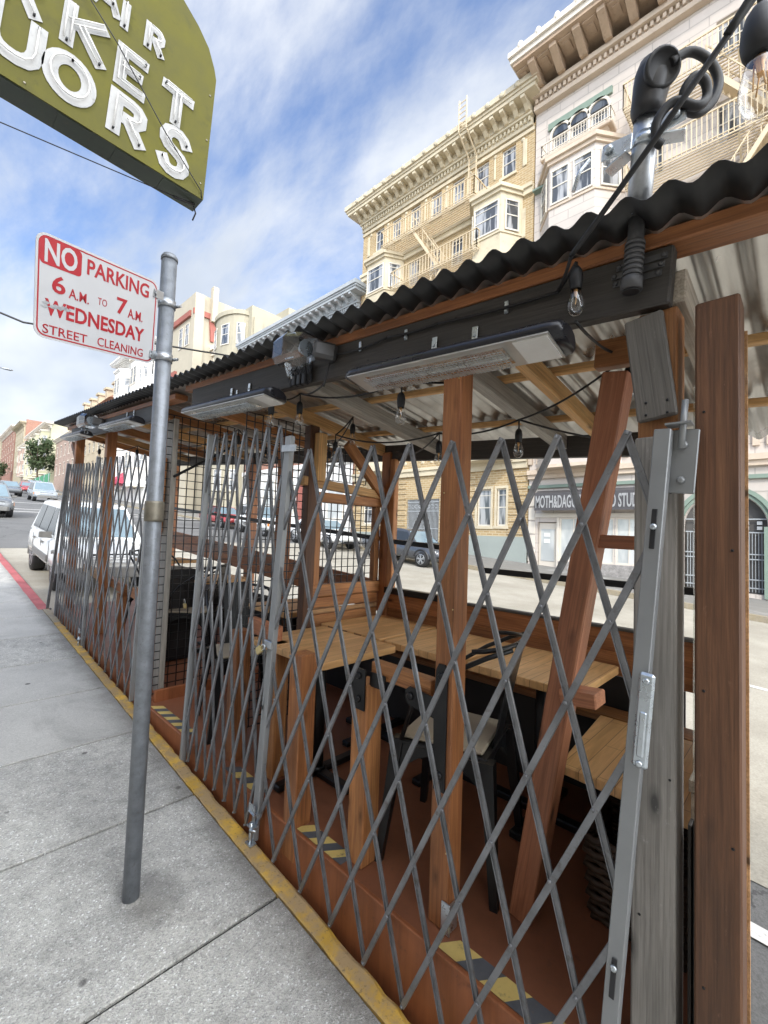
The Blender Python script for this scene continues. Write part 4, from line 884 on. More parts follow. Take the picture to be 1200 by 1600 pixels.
# front beams and fascia purlin
FB = beam('beam', SP(1.222, .395, 2.218), SP(1.222, 3.16, 2.224), .04, .142, 'grey_beam', P)
beam('purlin', SP(1.245, -.75, 2.313), SP(1.245, 3.28, 2.313), .09, .04, 'redwood', P)
FB2 = beam('beam', SP(1.222, 3.72, 2.20), SP(1.222, 6.75, 2.20), .04, .13, 'grey_beam', P)
beam('purlin', SP(1.245, 3.45, 2.285), SP(1.245, 7.0, 2.285), .09, .04, 'redwood', P)
for x in (1.75, 2.25): beam('purlin', (x, -.7, gz(-.7, RH(x)-.024)), (x, 7.0, gz(7.0, RH(x)-.024)), .038, .03, 'pine', P)
for y, m, w in ((.76, 'pine', .04), (1.0, 'grey_wood', .06), (1.86, 'grey_wood', .075), (2.40, 'pine', .045), (3.05, 'cedar', .045), (3.75, 'cedar', .045), (4.5, 'pine', .045), (5.3, 'cedar', .045), (6.1, 'pine', .045), (6.7, 'cedar', .045)):
    beam('rafter', (1.245, y, gz(y, 2.245)), (2.62, y, gz(y, RH(2.62)-.08)), w, .08, m, P)
beam('beam', (BX+.03, .30, gz(.30, 2.05)), (BX+.03, 6.8, gz(6.8, 2.05)), .05, .12, 'grey_beam', P)
# corrugated sheet
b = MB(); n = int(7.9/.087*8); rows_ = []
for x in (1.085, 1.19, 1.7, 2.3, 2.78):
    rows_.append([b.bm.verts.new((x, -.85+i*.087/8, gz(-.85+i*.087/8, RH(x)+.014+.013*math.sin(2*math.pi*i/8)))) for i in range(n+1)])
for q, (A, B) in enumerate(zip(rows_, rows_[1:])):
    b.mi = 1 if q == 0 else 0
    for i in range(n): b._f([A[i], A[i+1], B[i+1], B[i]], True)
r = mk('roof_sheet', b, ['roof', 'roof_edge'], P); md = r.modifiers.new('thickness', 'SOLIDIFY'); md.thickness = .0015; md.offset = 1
# street side: corner post, boards, black panels, open window rails
for y, m in ((2.345, 'redwood'), (.31, 'redwood'), (4.4, 'redwood'), (6.6, 'redwood')): post(BX+.03, y, 0.1, gz(y, RH(BX)-.1), m)
beam('window_jamb', (BX+.0, 2.265, 1.15), (BX+.0, 2.265, gz(2.26, 2.0)), .05, .05, 'cedar', P, up=(0, 1, 0))
for k in range(2): beam('wall_board', (BX+.02, .25, .985+.117*k), (BX+.02, 2.3, .985+.117*k), .022, .1165, 'redwood', P)
for k in range(2): beam('wall_board', (BX+.02, 2.4, 1.06+.117*k), (BX+.02, 6.6, 1.36+.117*k), .022, .1165, 'redwood', P)
b = MB(); b.box(BX+.03, BX+.05, .42, 6.7, .05, .92); mk('wall_panel', b, 'dark_panel', P)
beam('window_sill', (BX-.01, 1.60, 1.176), (BX-.01, 2.3, 1.18), .06, .045, 'black_steel', P); beam('window_sill', (BX+.01, .25, 1.163), (BX+.01, 1.6, 1.165), .05, .016, 'dark_frame', P)
beam('window_rail', (BX, .25, 1.385), (BX, 1.5, 1.392), .03, .034, 'black_steel', P); beam('window_rail', (BX, 1.62, 1.51), (BX, 2.3, 1.545), .03, .034, 'black_steel', P); beam('window_rail', (BX, 2.4, 1.56), (BX, 6.6, 1.86), .03, .034, 'black_steel', P)
# partition with a meshed window between the two bays
PY_ = 2.40
def xb(nm, x0, x1, z0, z1, m, d=.05, y=PY_): return beam(nm, (x0, y, (z0+z1)/2), (x1, y, (z0+z1)/2), d, z1-z0, m, P)
def zb(nm, x, z0, z1, w, m, d=.05, y=PY_): return beam(nm, (x, y, z0), (x, y, z1), d, w, m, P, up=(1, 0, 0))
xb('window_head', 1.80, 2.44, 1.80, 1.865, 'cedar', .06); zb('window_jamb', 1.835, 1.24, 1.80, .05, 'cedar'); zb('window_jamb', 2.40, 1.24, 1.80, .05, 'cedar'); xb('window_sill', 1.80, 2.44, 1.16, 1.24, 'cedar', .06)
beam('partition_beam', (1.70, PY_, 1.93), (2.45, PY_, 1.893), .06, .06, 'pine', P)
zb('partition_post', 1.77, .30, 2.30, .075, 'brown_post', .07); zb('partition_post', 1.80, 1.93, 2.25, .07, 'pine', .05, PY_-.06)
for z0, m, h in ((1.085, 'cedar', .07), (1.045, 'raw_pine', .03), (.96, 'cedar', .08), (.86, 'redwood', .09)): xb('partition_board', 1.82, 2.43, z0, z0+h, m, .03)
beam('knee_brace', (2.06, PY_-.03, gz(2.4, 2.06)), (2.43, PY_-.03, 1.90), .045, .075, 'cedar', P)
b = MB()
def grid(x0, x1, z0, z1, y, st=.052, r=.0026):
    n = int((x1-x0)/st)
    for i in range(n+1): b.bar((x0+(x1-x0)*i/n, y, z0), (x0+(x1-x0)*i/n, y, z1), r*2, r*2, up=(0, 1, 0))
    n = int((z1-z0)/st)
    for i in range(n+1): b.bar((x0, y+.004, z0+(z1-z0)*i/n), (x1, y+.004, z0+(z1-z0)*i/n), r*2, r*2)
grid(1.86, 2.38, 1.24, 1.80, PY_+.02); grid(1.82, 2.3, 1.96, 2.22, PY_+.02); grid(1.30, 1.74, .42, 2.30, PY_+.02, .05); mk('wire_mesh', b, 'black_steel', P)
b = MB(); grid(1.235, 1.80, .34, 2.46, 3.55, .062, .003); mk('wire_mesh', b, 'black_steel', P)
beam('mesh_frame', (1.315, 3.60, .28), (1.315, 3.60, gz(3.6, 2.17)), .04, .13, 'grey_wood', P, up=(0, 1, 0)); beam('mesh_frame', (1.235, 3.575, .30), (1.235, 3.575, gz(3.6, 2.17)), .03, .025, 'gate_channel', P, up=(0, 1, 0))
beam('brace_board', (1.27, 3.68, gz(3.68, 1.28)), (1.27, 3.66, gz(3.68, 1.86)), .03, .13, 'cedar', P, up=(0, 1, 0))
beam('brace_rod', (1.30, 3.50, gz(3.5, 1.72)), (1.9, 3.50, gz(3.5, 2.12)), .02, .02, 'black_steel', P)
for x, y in ((1.36, 4.0), (1.33, 5.35), (1.30, 6.6), (2.0, 3.05)): post(x, y, gz(y, .05), gz(y, RH(x)-.07), 'redwood', .092)
beam('knee_brace', (1.3, 6.6, gz(6.6, 1.85)), (1.3, 6.95, gz(6.95, 2.12)), .05, .07, 'brown_post', P)
for y, z, m in ((3.9, .62, 'redwood'), (4.9, .60, 'redwood'), (5.7, .58, 'raw_pine')):
    beam('rail', (1.42, y, gz(y, z)), (1.42, y+.75, gz(y+.75, z)), .05, .09, m, P); post(1.42, y+.08, gz(y, .07), gz(y, z-.045), 'redwood', .075)
# posts and rail of the entrance bay
post(1.30, 2.36, DZ, 1.02, 'redwood'); beam('rail', (1.33, 2.30, 1.06), (1.33, 2.02, 1.05), .05, .08, 'redwood_pale', P); post(1.36, 2.05, DZ, 1.0, 'cedar', .075)
beam('threshold_board', (1.25, 3.49, DZ+.04), (2.4, 3.49, DZ+.04), .03, .09, 'fascia_paint', P)
# clear wind panel on the right hand end, with stacked screen tracks below
b = MB(); b.box(1.33, 2.42, .205, .209, 1.0, 2.0); mk('wind_panel', b, 'acrylic', P)
b = MB()
for i in range(4): b.box(1.31, 1.36, .176+i*.011, .183+i*.011, .0, .93, .001)
mk('screen_track', b, 'dark_frame', P)
b = MB(); b.box(1.345, 2.44, .19, .215, .05, .99); b.box(1.345, 2.44, .185, .22, .992, 1.02); mk('end_panel', b, 'bleached_wood', P)
# cable clips and wire along the beam
b = MB()
for u, h in ((.665, 2.258), (1.075, 2.262), (1.325, 2.268), (1.665, 2.262), (2.36, 2.2)):
    b.box(1.196, 1.2015, u-.007, u+.007, gz(u, h-.02), gz(u, h+.02), .002); b.lathe([(.006, 0), (.004, .004)], (1.196, u, gz(u, h-.012)), (-1, 0, 0), 8)
mk('cable_clip', b, 'zinc', FB)
def heads(par, pts, r=.0035, m_='galv', ax=(-1, 0, 0)):
    b = MB()
    for p in pts: b.lathe([(r, 0), (r*.9, .0012), (r*.3, .0016)], p, ax, 7)
    mk('screw_heads', b, m_, par)
heads(OP, [(1.2058, .12+.05*(i % 2), .35+.31*i) for i in range(6)], .0032, 'black_steel'); heads(P1, [(1.261, .875+.05*(i % 2), .55+.4*i) for i in range(5)], .003, 'brass')
heads(GP, [(1.2165, .235+.06*(i % 2), .4+.33*i) for i in range(5)], .003, 'black_steel'); heads(KB, [(1.201, .24+.045*(i % 2), 1.91+.03*(i//2)) for i in range(4)], .0035, 'black_steel')
heads(FB, [SP(1.2015, .6+.42*i, 2.19+.07*(i % 2)) for i in range(6)], .0035, 'black_steel')
# ---------------------------------------------------------------- folding gates
gate_top = {}
def gate(label, X0, tpos, hb, ht, nrow, k0, k1, u0, u1, chans, extra=None, w=.0165):
    """scissor gate: tpos(t) gives the place along the street of node number t; bars span nrow rows"""
    T = thing('folding_gate', SP(X0, (u0+u1)/2, 0), label, 'security gate', 'folding gates along the kerb')
    rh = (ht-hb)/nrow
    riv = MB()
    for dirn, x in ((1, X0-.005), (-1, X0+.004)):
        for k in range(k0, k1+1):
            pts = []
            for r in range(nrow+1):
                t = k+dirn*r/2
                pts.append((tpos(t), ht-rh*r))
            a, c = V((*pts[0], 0)), V((*pts[-1], 0)); d = c-a
            lo, hi = 0.0, 1.0                          # keep only the piece between the end channels
            for (lim, sg) in ((u0, 1), (u1, -1)):
                fa, fc = (a.x-lim)*sg, (c.x-lim)*sg
                if fa < 0 and fc < 0: lo, hi = 1, 0; break
                if fa < 0: lo = max(lo, fa/(fa-fc))
                if fc < 0: hi = min(hi, fa/(fa-fc))
            if hi-lo < .06: continue
            e = .006 if (lo == 0 and hi == 1) else 0
            A, B = a+d*lo, a+d*hi
            p0, p1 = SP(x, A.x, A.y), SP(x, B.x, B.y); dd = (p1-p0).normalized(); p0 -= dd*e; p1 += dd*e; p0 += V((random.uniform(-.001, .001), random.uniform(-.0025, .0025), 0)); p1 += V((random.uniform(-.001, .001), random.uniform(-.0025, .0025), 0))
            m = MB(); m.bar(p0, p1, w, .005, up=(1, 0, 0), bev=.0012)
            sgn = -1 if dirn == 1 else 1
            side = dd.cross(V((1, 0, 0))).normalized()
            for q in (-1, 1): m.bar(p0+side*q*(w/2-.0012)+V((sgn*-.0035, 0, 0)), p1+side*q*(w/2-.0012)+V((sgn*-.0035, 0, 0)), .0024, .006, up=(1, 0, 0))
            mk('lattice_bar', m, 'gate', T)
            if dirn == 1:
                for r in range(nrow+1):
                    if lo-.001 <= r/nrow <= hi+.001: riv.lathe([(.0054, 0), (.005, .003), (.0025, .0045)], SP(X0-.0075, *pts[r]), (-1, 0, 0), 8)
    mk('rivets', riv, 'gate', T)
    for (u, h0, h1, wd, dp, m) in chans:
        m_ = MB(); m_.bar(SP(X0+.002, u, h0), SP(X0+.002, u, h1), wd, dp, up=(1, 0, 0), bev=.002); mk('end_channel', m_, m, T)
    return T
G = [.447, .617, .78, .955, 1.135, 1.32, 1.515, 1.715, 1.90]
def tr(t):
    if t <= 0: return G[0]+t*.17
    if t >= 8: return G[8]+(t-8)*.19
    i = int(t); return G[i]+(G[min(i+1, 8)]-G[i])*(t-i)
GR = gate('widely opened grey scissor gate nearest the camera, across the dining tables', 1.157, tr, .02, 1.828, 8, -4, 12, .365, 1.868,
          [(.372, -.02, 1.832, .034, .03, 'gate_channel'), (1.868, .13, 1.90, .024, .026, 'gate_channel')])
m = MB(); m.bar(SP(1.134, .356, 1.075), SP(1.134, .356, 1.285), .032, .012, up=(1, 0, 0), bev=.005); m.bar(SP(1.127, .356, 1.10), SP(1.127, .356, 1.20), .014, .006, up=(1, 0, 0), bev=.0025)
for h in (1.085, 1.268): m.lathe([(.008, 0), (.007, .004), (.003, .006)], SP(1.128, .356, h), (-1, 0, 0), 10)
mk('pull_plate', m, 'zinc', GR)
m = MB(); m.bar(SP(1.185, .335, 1.69), SP(1.185, .335, 1.835), .055, .006, up=(1, 0, 0), bev=.002)
for h in (1.72, 1.80): m.lathe([(.009, 0), (.008, .006), (.004, .009)], SP(1.181, .335, h), (-1, 0, 0), 10)
m.tube([SP(1.172, .338, 1.79), SP(1.172, .338, 1.90)], .007, 8); m.bar(SP(1.15, .345, 1.845), SP(1.195, .345, 1.845), .05, .004, up=(0, 0, 1)); mk('hinge_bracket', m, 'gate_channel', GR)
m = MB()
for h in (1.62, .60): m.bar(SP(1.1415, .372, h-.06), SP(1.1415, .372, h+.03), .011, .002, up=(1, 0, 0), bev=.0009)
mk('adjusting_slot', m, 'black', GR)
m = MB()
for h in (1.61, .61): m.lathe([(.0075, 0), (.007, .004), (.003, .006)], SP(1.1405, .372, h), (-1, 0, 0), 10)
mk('adjusting_bolt', m, 'zinc', GR)
def foot(Tg, x, u, h):
    m = MB(); m.bar(SP(x, u-.02, h+.15), SP(x, u+.03, h+.15), .05, .004, up=(0, 0, 1)); m.bar(SP(x-.02, u+.005, h+.15), SP(x-.02, u+.005, h+.19), .05, .004, up=(1, 0, 0))
    m.tube([SP(x-.02, u, h-.02), SP(x-.02, u, h+.11)], .008, 8); m.bar(SP(x-.012, u-.02, h+.09), SP(x-.012, u+.025, h+.09), .035, .005, up=(0, 0, 1)); m.bar(SP(x-.014, u-.02, h+.01), SP(x-.014, u+.025, h+.01), .035, .005, up=(0, 0, 1))
    m.tube([SP(x-.02, u, h+.06), SP(x-.035, u-.015, h+.09), SP(x-.02, u-.04, h+.09)], .005, 6); mk('drop_bolt', m, 'zinc', Tg)
foot(GR, 1.15, 1.875, 0.0)
GM = gate('half folded grey scissor gate beside the open entrance, padlocked to the wide gate', 1.163, lambda t: 1.975+.113*t, .03, 1.952, 8, -5, 11, 1.895, 2.735,
          [(1.895, .0, 1.90, .026, .03, 'gate_channel'), (2.735, -.02, 1.955, .022, .034, 'gate_channel')])
m = MB(); m.bar(SP(1.14, 1.91, 1.84), SP(1.14, 1.80, 1.84), .03, .006, up=(1, 0, 0)); m.bar(SP(1.14, 1.91, .93), SP(1.14, 1.85, .93), .034, .012, up=(1, 0, 0), bev=.003)
for h in (.62, .66): m.bar(SP(1.1475, 1.895, h-.04), SP(1.1475, 1.895, h+.02), .008, .001, up=(1, 0, 0))
mk('hasp', m, 'galv', GM)
GF = gate('folded grey scissor gate past the sign post, right of the far pair', 1.160, lambda t: 4.22+.185*t, .0, 1.862, 8, -7, 9, 3.70, 5.22,
          [(5.22, -.02, 1.88, .026, .03, 'gate_channel'), (3.70, -.0, 1.86, .022, .03, 'gate_channel')])
foot(GF, 1.15, 5.23, -.02)
GL = gate('tightly folded grey scissor gate at the far end, leftmost by the white car', 1.160, lambda t: 5.40+.125*t, .0, 1.812, 8, -4, 14, 5.25, 6.55,
          [(6.55, -.02, 1.82, .026, .03, 'gate'), (6.86, .0, .02, .02, .02, 'gate')])
m = MB(); m.bar(SP(1.14, 6.93, -.02), SP(1.14, 6.42, 1.82), .03, .03, up=(1, 0, 0), bev=.002); mk('stay_bar', m, 'gate', GL)
# padlocks hang on the gates
def padlock(label, p, d):
    T = thing('padlock', p, label, 'padlock'); p = V(p); d = V(d).normalized(); sd_ = d.cross(V((1, 0, 0))).normalized()
    m = MB(); m.bar(p+d*.022, p+d*.062, .034, .016, up=(1, 0, 0), bev=.003); mk('lock_body', m, 'brass', T)
    m = MB(); m.tube([p+d*.024-sd_*.011, p-sd_*.011, p-d*.008-sd_*.006, p-d*.011, p-d*.008+sd_*.006, p+sd_*.011, p+d*.024+sd_*.011], .0032, 6); mk('shackle', m, 'zinc', T)
padlock('brass padlock hooked through the hasp of the half folded gate', (1.128, 1.835, 1.055), (0, .8, -.5)); padlock('brass padlock dangling on the wire mesh beside the entrance', (1.45, 3.535, 1.02), (.1, -.1, -1))
# ---------------------------------------------------------------- heaters
def heater(label, u0, u1, x=1.12, h=2.075, tilt=.25):
    T = thing('patio_heater', SP(x, (u0+u1)/2, h), label, 'heater', 'infrared heaters under the eaves')
    ct, st = math.cos(tilt), math.sin(tilt)
    prof = [(-.062, -.012), (-.060, .012), (-.044, .030), (0, .038), (.036, .030), (.056, .012), (.062, -.012)]
    def sec(u, k): return [SP(x+(a*ct+c*st)*k, u, h+(-a*st+c*ct)*k) for a, c in prof]
    m = MB(); L_ = u1-u0
    m.loft([sec(u0, .72), sec(u0+.012, .93), sec(u0+.04, 1.0), sec(u1-.04, 1.0), sec(u1-.012, .93), sec(u1, .72)]); mk('housing', m, 'heater', T)
    def pt(a, c, u): return SP(x+(a*ct+c*st), u, h+(-a*st+c*ct))
    m = MB(); m.hexa([pt(-.060, -.017, u0+.03), pt(.060, -.017, u0+.03), pt(.060, -.017, u1-.03), pt(-.060, -.017, u1-.03)], [pt(-.060, -.0125, u0+.03), pt(.060, -.0125, u0+.03), pt(.060, -.0125, u1-.03), pt(-.060, -.0125, u1-.03)]); F = mk('face_plate', m, 'heater_face', T)
    a0, a1 = u0+L_*.2, u1-L_*.13
    m = MB(); m.hexa([pt(-.04, -.0195, a0), pt(.04, -.0195, a0), pt(.04, -.0195, a1), pt(-.04, -.0195, a1)], [pt(-.04, -.0175, a0), pt(.04, -.0175, a0), pt(.04, -.0175, a1), pt(-.04, -.0175, a1)]); mk('reflector', m, 'reflector', F)
    m = MB(); m.tube([pt(0, -.024, a0), pt(0, -.024, a1)], .006, 8); mk('heating_tube', m, 'heater_face', F)
    m = MB()
    for i in range(9): m.bar(pt(-.04+i*.01, -.031, a0), pt(-.04+i*.01, -.031, a1), .0014, .0014)
    n = int((a1-a0)/.012)
    for i in range(n+1): m.bar(pt(-.042, -.0325, a0+(a1-a0)*i/n), pt(.042, -.0325, a0+(a1-a0)*i/n), .0014, .0014)
    mk('grille', m, 'zinc', F)
    m = MB(); m.hexa([pt(-.052, -.021, u0+.035), pt(.052, -.021, u0+.035), pt(.052, -.021, u0+.13), pt(-.052, -.021, u0+.13)], [pt(-.052, -.0172, u0+.035), pt(.052, -.0172, u0+.035), pt(.052, -.0172, u0+.13), pt(-.052, -.0172, u0+.13)]); mk('end_cover', m, 'white', F)
    m = MB()
    for u in (u0+L_*.42, u0+L_*.62): m.bar(SP(1.196, u, h+.025), SP(1.196, u, h+.135), .022, .004, up=(1, 0, 0), bev=.0015); m.bar(SP(x+.02, u, h+.02), SP(1.194, u, h+.045), .02, .004, bev=.001); m.lathe([(.006, 0), (.003, .004)], SP(1.194, u, h+.105), (-1, 0, 0), 8)
    mk('mounting_bracket', m, 'zinc', T); return T
heater('long dark infrared heater under the eave nearest the camera, in front of the wide gate', .59, 1.41, x=1.115, tilt=.22)
heater('infrared heater under the eave above the entrance, second from the camera', 1.95, 2.97, tilt=.15, h=2.09)
heater('infrared heater under the eave just left of the sign post', 3.95, 4.9, tilt=.1, h=2.13); heater('infrared heater at the far end of the eave, farthest from the camera', 5.55, 6.6, tilt=.1, h=2.12)
# ---------------------------------------------------------------- flood lamps
def flood(label, u, h, x=1.10, k=1.0):
    T = thing('flood_lamp', SP(1.2, u, h), label, 'flood lamp', 'clear fronted flood lamps on the front beam')
    m = MB(); m.bar(SP(1.2, u-.075*k, h-.012), SP(x+.015, u-.02*k, h-.005), .062*k, .07*k, bev=.014); mk('lamp_housing', m, 'conduit', T)
    def sq(uu, r, dx, dh): return [SP(x+dx+r*a, uu, h+dh+r*c) for a, c in ((-1, -.6), (-.7, -1), (.7, -1), (1, -.6), (1, .6), (.7, 1), (-.7, 1), (-1, .6))]
    m = MB(); m.loft([sq(u-.01*k, .05*k, 0, 0), sq(u+.07*k, .062*k, -.012*k, .0), sq(u+.13*k, .055*k, -.025*k, -.012*k), sq(u+.15*k, .03*k, -.03*k, -.015*k)], smooth=False); mk('lamp_glass', m, 'lamp_glass', T)
    m = MB(); m.lathe([(.035*k, 0), (.02*k, .03*k), (.008*k, .05*k)], SP(x, u+.005*k, h), (0, 1, S), 10)
    for c in (-.05, .05): m.bar(SP(x-.055*k, u+.07*k, h+c*k), SP(x-.05*k, u+.02*k, h+c*k), .004, .004)
    mk('reflector', m, 'zinc', T)
    m = MB(); m.bar(SP(x-.01, u+.13*k, h-.05*k), SP(x-.005, u+.10*k, h-.11*k), .03*k, .012*k, bev=.004); mk('sensor_arm', m, 'lamp_glass', T); return T
flood('clear plastic flood lamp on the grey beam left of the nearest heater', 1.72, 2.262, k=1.05)
flood('round clear flood lamp on the far beam, between the two small heaters', 5.35, 2.235, k=1.15)
m = MB(); random.seed(4)
for i in range(9):
    u = 1.87+random.uniform(-.06, .09); m.tube([SP(1.185, u+.03*math.sin(t*.8+i), 2.19+.045*math.cos(t*.8+i*2)) for t in range(9)], .006, 5)
for i in range(3): m.bar(SP(1.18, 1.83+i*.04, 2.19), SP(1.18, 1.83+i*.04, 2.14), .028, .03, up=(1, 0, 0), bev=.004)
tag(mk('cable_bundle', m, 'rubber'), 'tangled bundle of black cables and plugs below the flood lamp', 'cable')
# ---------------------------------------------------------------- string lights
SL = thing('string_lights', SP(1.16, .44, 2.25), 'black festoon cable with clear teardrop bulbs strung under the roof', 'string lights')
cab = MB(); cab2 = MB()
def sag(a, c, dip, n=12): 
    a, c = V(a), V(c); return [a+(c-a)*i/n-V((0, 0, dip*4*(i/n)*(1-i/n))) for i in range(n+1)]
def bulb(p, k=1.0, drop=.05):
    p = V(p); m = MB(); m.tube([p+V((0, 0, .055*k+drop)), p+V((.002, 0, .055*k))], .0035, 6); m.lathe([(.008*k, .062*k), (.0145*k, .052*k), (.017*k, .036*k), (.0165*k, .02*k), (.0145*k, .008*k), (.0135*k, .0)], p, n=12); so_ = mk('socket', m, 'rubber', SL)
    m = MB(); m.lathe([(.0125*k, 0), (.0165*k, -.014*k), (.022*k, -.032*k), (.0225*k, -.045*k), (.018*k, -.060*k), (.009*k, -.068*k), (.001, -.0695*k)], p, n=14); bl = mk('bulb', m, 'glass', so_)
    m = MB(); m.tube([p+V((.003, 0, -.005*k)), p+V((.004, .001, -.022*k)), p+V((-.003, 0, -.04*k)), p+V((.003, 0, -.02*k))], .0012*k, 5); m.lathe([(.006*k, 0), (.004*k, -.012*k), (.002, -.018*k)], p, n=8); mk('filament', m, 'filament', bl)
    return p+V((0, 0, .055*k+drop))
tops = [bulb((1.15, .437, gz(.437, 2.225)), drop=.02)]
seq = [(1.72, .463, 2.165), (1.5, .93, 1.99), (1.45, 1.34, 2.13)]
tops.append(bulb((1.70, .456, gz(.456, 2.10)+.03)))
q1 = [bulb((1.30, 1.18, gz(1.18, 2.02))), bulb((1.80, 2.03, gz(2.03, 2.06))), bulb((1.75, 2.13, gz(2.13, 1.945))), bulb((1.85, 1.40, gz(1.40, 1.93))), bulb((1.85, .95, gz(.95, 1.965))), bulb((1.30, 1.88, gz(1.88, 2.06))), bulb((1.22, 2.02, gz(2.02, 2.05)))]
for i, (x, y) in enumerate(((2.2, 2.75), (1.9, 3.2), (1.5, 2.9), (1.7, 4.6), (1.6, 5.4), (1.4, 6.1))): q1.append(bulb((x, y, gz(y, 1.98))))
cab.tube(sag(tops[0], (1.19, .50, gz(.5, 2.255)), .0), .005, 6)
for a, c, d in (((1.19, .50, gz(.5, 2.255)), (1.19, .92, gz(.92, 2.265)), .006), ((1.19, .92, gz(.92, 2.265)), (1.19, 1.16, gz(1.16, 2.268)), .006), ((1.19, 1.16, gz(1.16, 2.268)), (1.19, 1.5, gz(1.5, 2.262)), .012), ((1.19, 1.5, gz(1.5, 2.262)), (1.17, 1.52, gz(1.5, 2.12)), .0), ((1.17, 1.52, gz(1.52, 2.13)), q1[5], .02), (q1[5], q1[6], .03), (q1[6], (1.22, 2.6, gz(2.6, 2.15)), .02),
                (tops[1], (1.15, .437, gz(.437, 2.14)), .03), (tops[1], q1[4], .03), (q1[4], q1[3], .03), (q1[3], q1[2], .05), (q1[2], q1[1], .01), (q1[0], (1.5, 1.0, gz(1, 2.15)), .0), (q1[0], q1[5], .04), (q1[1], q1[7], .05), (q1[7], q1[8], .05), (q1[8], q1[9], .05), (q1[9], q1[10], .06), (q1[10], q1[11], .06), (q1[11], q1[12], .06), (q1[3], (2.4, 2.2, gz(2.2, 2.05)), .06), (q1[4], (2.4, .3, gz(.3, 2.02)), .04)):
    cab.tube(sag(a, c, d), .0045, 6)
mk('cable', cab, 'rubber', SL)
T = thing('string_bulb', (.9, .052, 2.40), 'large clear bulb in a black socket hanging nearest the camera', 'light bulb')
m = MB(); p = V((.875, .050, 2.375)); k = 1.35
m.tube([p+V((0, 0, .6)), p+V((0, 0, .06*k))], .004, 6); m.lathe([(.008*k, .062*k), (.0145*k, .052*k), (.0185*k, .036*k), (.0195*k, .02*k), (.0175*k, .008*k), (.0135*k, .0)], p, n=20); mk('socket', m, 'rubber', T)
m = MB(); m.lathe([(.0135*k, .0), (.017*k, -.014*k), (.021*k, -.032*k), (.0215*k, -.045*k), (.018*k, -.060*k), (.009*k, -.068*k), (.001, -.0695*k)], p, n=20); mk('bulb', m, 'glass', T)
m = MB()
for i in range(4): m.tube([p+V((.008*math.cos(i*1.6), .008*math.sin(i*1.6), -.008)), p+V((.011*math.cos(i*1.6+.6), .011*math.sin(i*1.6+.6), -.055))], .0012, 5)
m.lathe([(.009, 0), (.006, -.012), (.004, -.03)], p, n=10); mk('filament', m, 'filament', T)
# ---------------------------------------------------------------- power mast on the eave
T = thing('service_mast', SP(1.16, .318, 2.2), 'galvanised service mast with a weatherhead and looped black cable, clamped to the eave', 'mast')
m = MB(); m.tube([SP(1.165, .470, 2.185), SP(1.165, .470, 2.30), SP(1.165, .470, 2.37)], .0185, 16); m.lathe([(.0245, 0), (.0245, .03), (.020, .034)], SP(1.165, .47, 2.18), (0, -S, 1), 16); mk('conduit', m, 'conduit', T)
m = MB(); m.lathe([(.0185, -.001), (.0185, .002)], SP(1.165, .47, 2.178), (0, -S, 1), 16); mk('conduit_mouth', m, 'black', T)
m = MB()
for i in range(7): m.lathe([(.0215, 0), (.0228, .003), (.0228, .006), (.0215, .009)], SP(1.165, .470, 2.215+i*.0125), (0, -S, 1), 16)
for h, s0, s1 in ((2.225, .435, .505), (2.245, .43, .51), (2.265, .425, .50)):
    m.bar(SP(1.199, s0-.02, h), SP(1.199, s1+.02, h), .015, .003, up=(1, 0, 0), bev=.001)
    for q in (s0-.012, s1+.012): m.lathe([(.006, 0), (.006, .004), (.003, .006)], SP(1.197, q, h), (-1, 0, 0), 8)
mk('pipe_clamp', m, 'conduit', T)
m = MB(); m.tube([SP(1.165, .470, 2.36), SP(1.15, .464, 2.50), SP(1.14, .462, 2.625)], .0275, 20); mk('pipe', m, 'galv', T)
wp = SP(1.138, .462, 2.605)
er, eu, et = V((.694, -.72, .03)), V((.0, .0, 1.0)), V((-.72, -.694, -.15)).normalized()      # right, up and towards the pavement
def Q(a, c, d): return wp+er*a+eu*c+et*d
m = MB(); m.loft([[Q(r*math.cos(t)+dx, z, r*math.sin(t)+dy) for t in [i*2*math.pi/18 for i in range(18)]] for r, dx, dy, z in ((.030, 0, 0, -.03), (.036, 0, 0, -.005), (.038, .002, .006, .02), (.041, .005, .012, .05), (.040, .006, .016, .075), (.032, .006, .018, .098), (.014, .006, .018, .108))])
mk('weatherhead', m, 'black', T)
m = MB(); m.lathe([(.040, -.004), (.040, .006), (.034, .010), (.032, .002), (.001, .001)], Q(.004, .052, .050), et*.96+eu*-.25, 22); mk('entry_hood', m, 'rubber', T)
m = MB(); m.tube([SP(1.118, .58, 2.525), SP(1.11, .60, 2.50), SP(1.105, .61, 2.45)], .005, 6)
c0 = SP(1.148, .463, 2.525)
for q in (-1, 1):
    m.bar(c0+V((-.028, q*.020, 0)), c0+V((-.028, q*.088, .006)), .040, .006, up=(1, 0, 0), bev=.0015); m.lathe([(.011, 0), (.010, .008), (.004, .012)], c0+V((-.032, q*.070, .005)), (-1, 0, 0), 10)
    m.bar(c0+V((-.016, q*.03, -.018)), c0+V((-.004, q*.082, -.03)), .036, .005, bev=.001)
m.lathe([(.0295, -.014), (.0305, 0), (.0295, .014)], c0+V((-.002, -.003, 0)), (0, -.2, 1), 18); mk('strap_clamp', m, 'zinc', T)
m = MB()
loop = [Q(*v) for v in ((.02, .06, .055), (.06, .082, .06), (.10, .062, .062), (.124, .015, .062), (.112, -.035, .062), (.078, -.065, .062), (.045, -.055, .066), (.038, -.025, .075), (.055, .0, .085), (.078, -.012, .085), (.084, -.045, .08), (.06, -.066, .082), (.02, -.045, .07), (-.008, -.075, .055), (-.006, -.115, .045), (.012, -.13, .045))]
sm = []
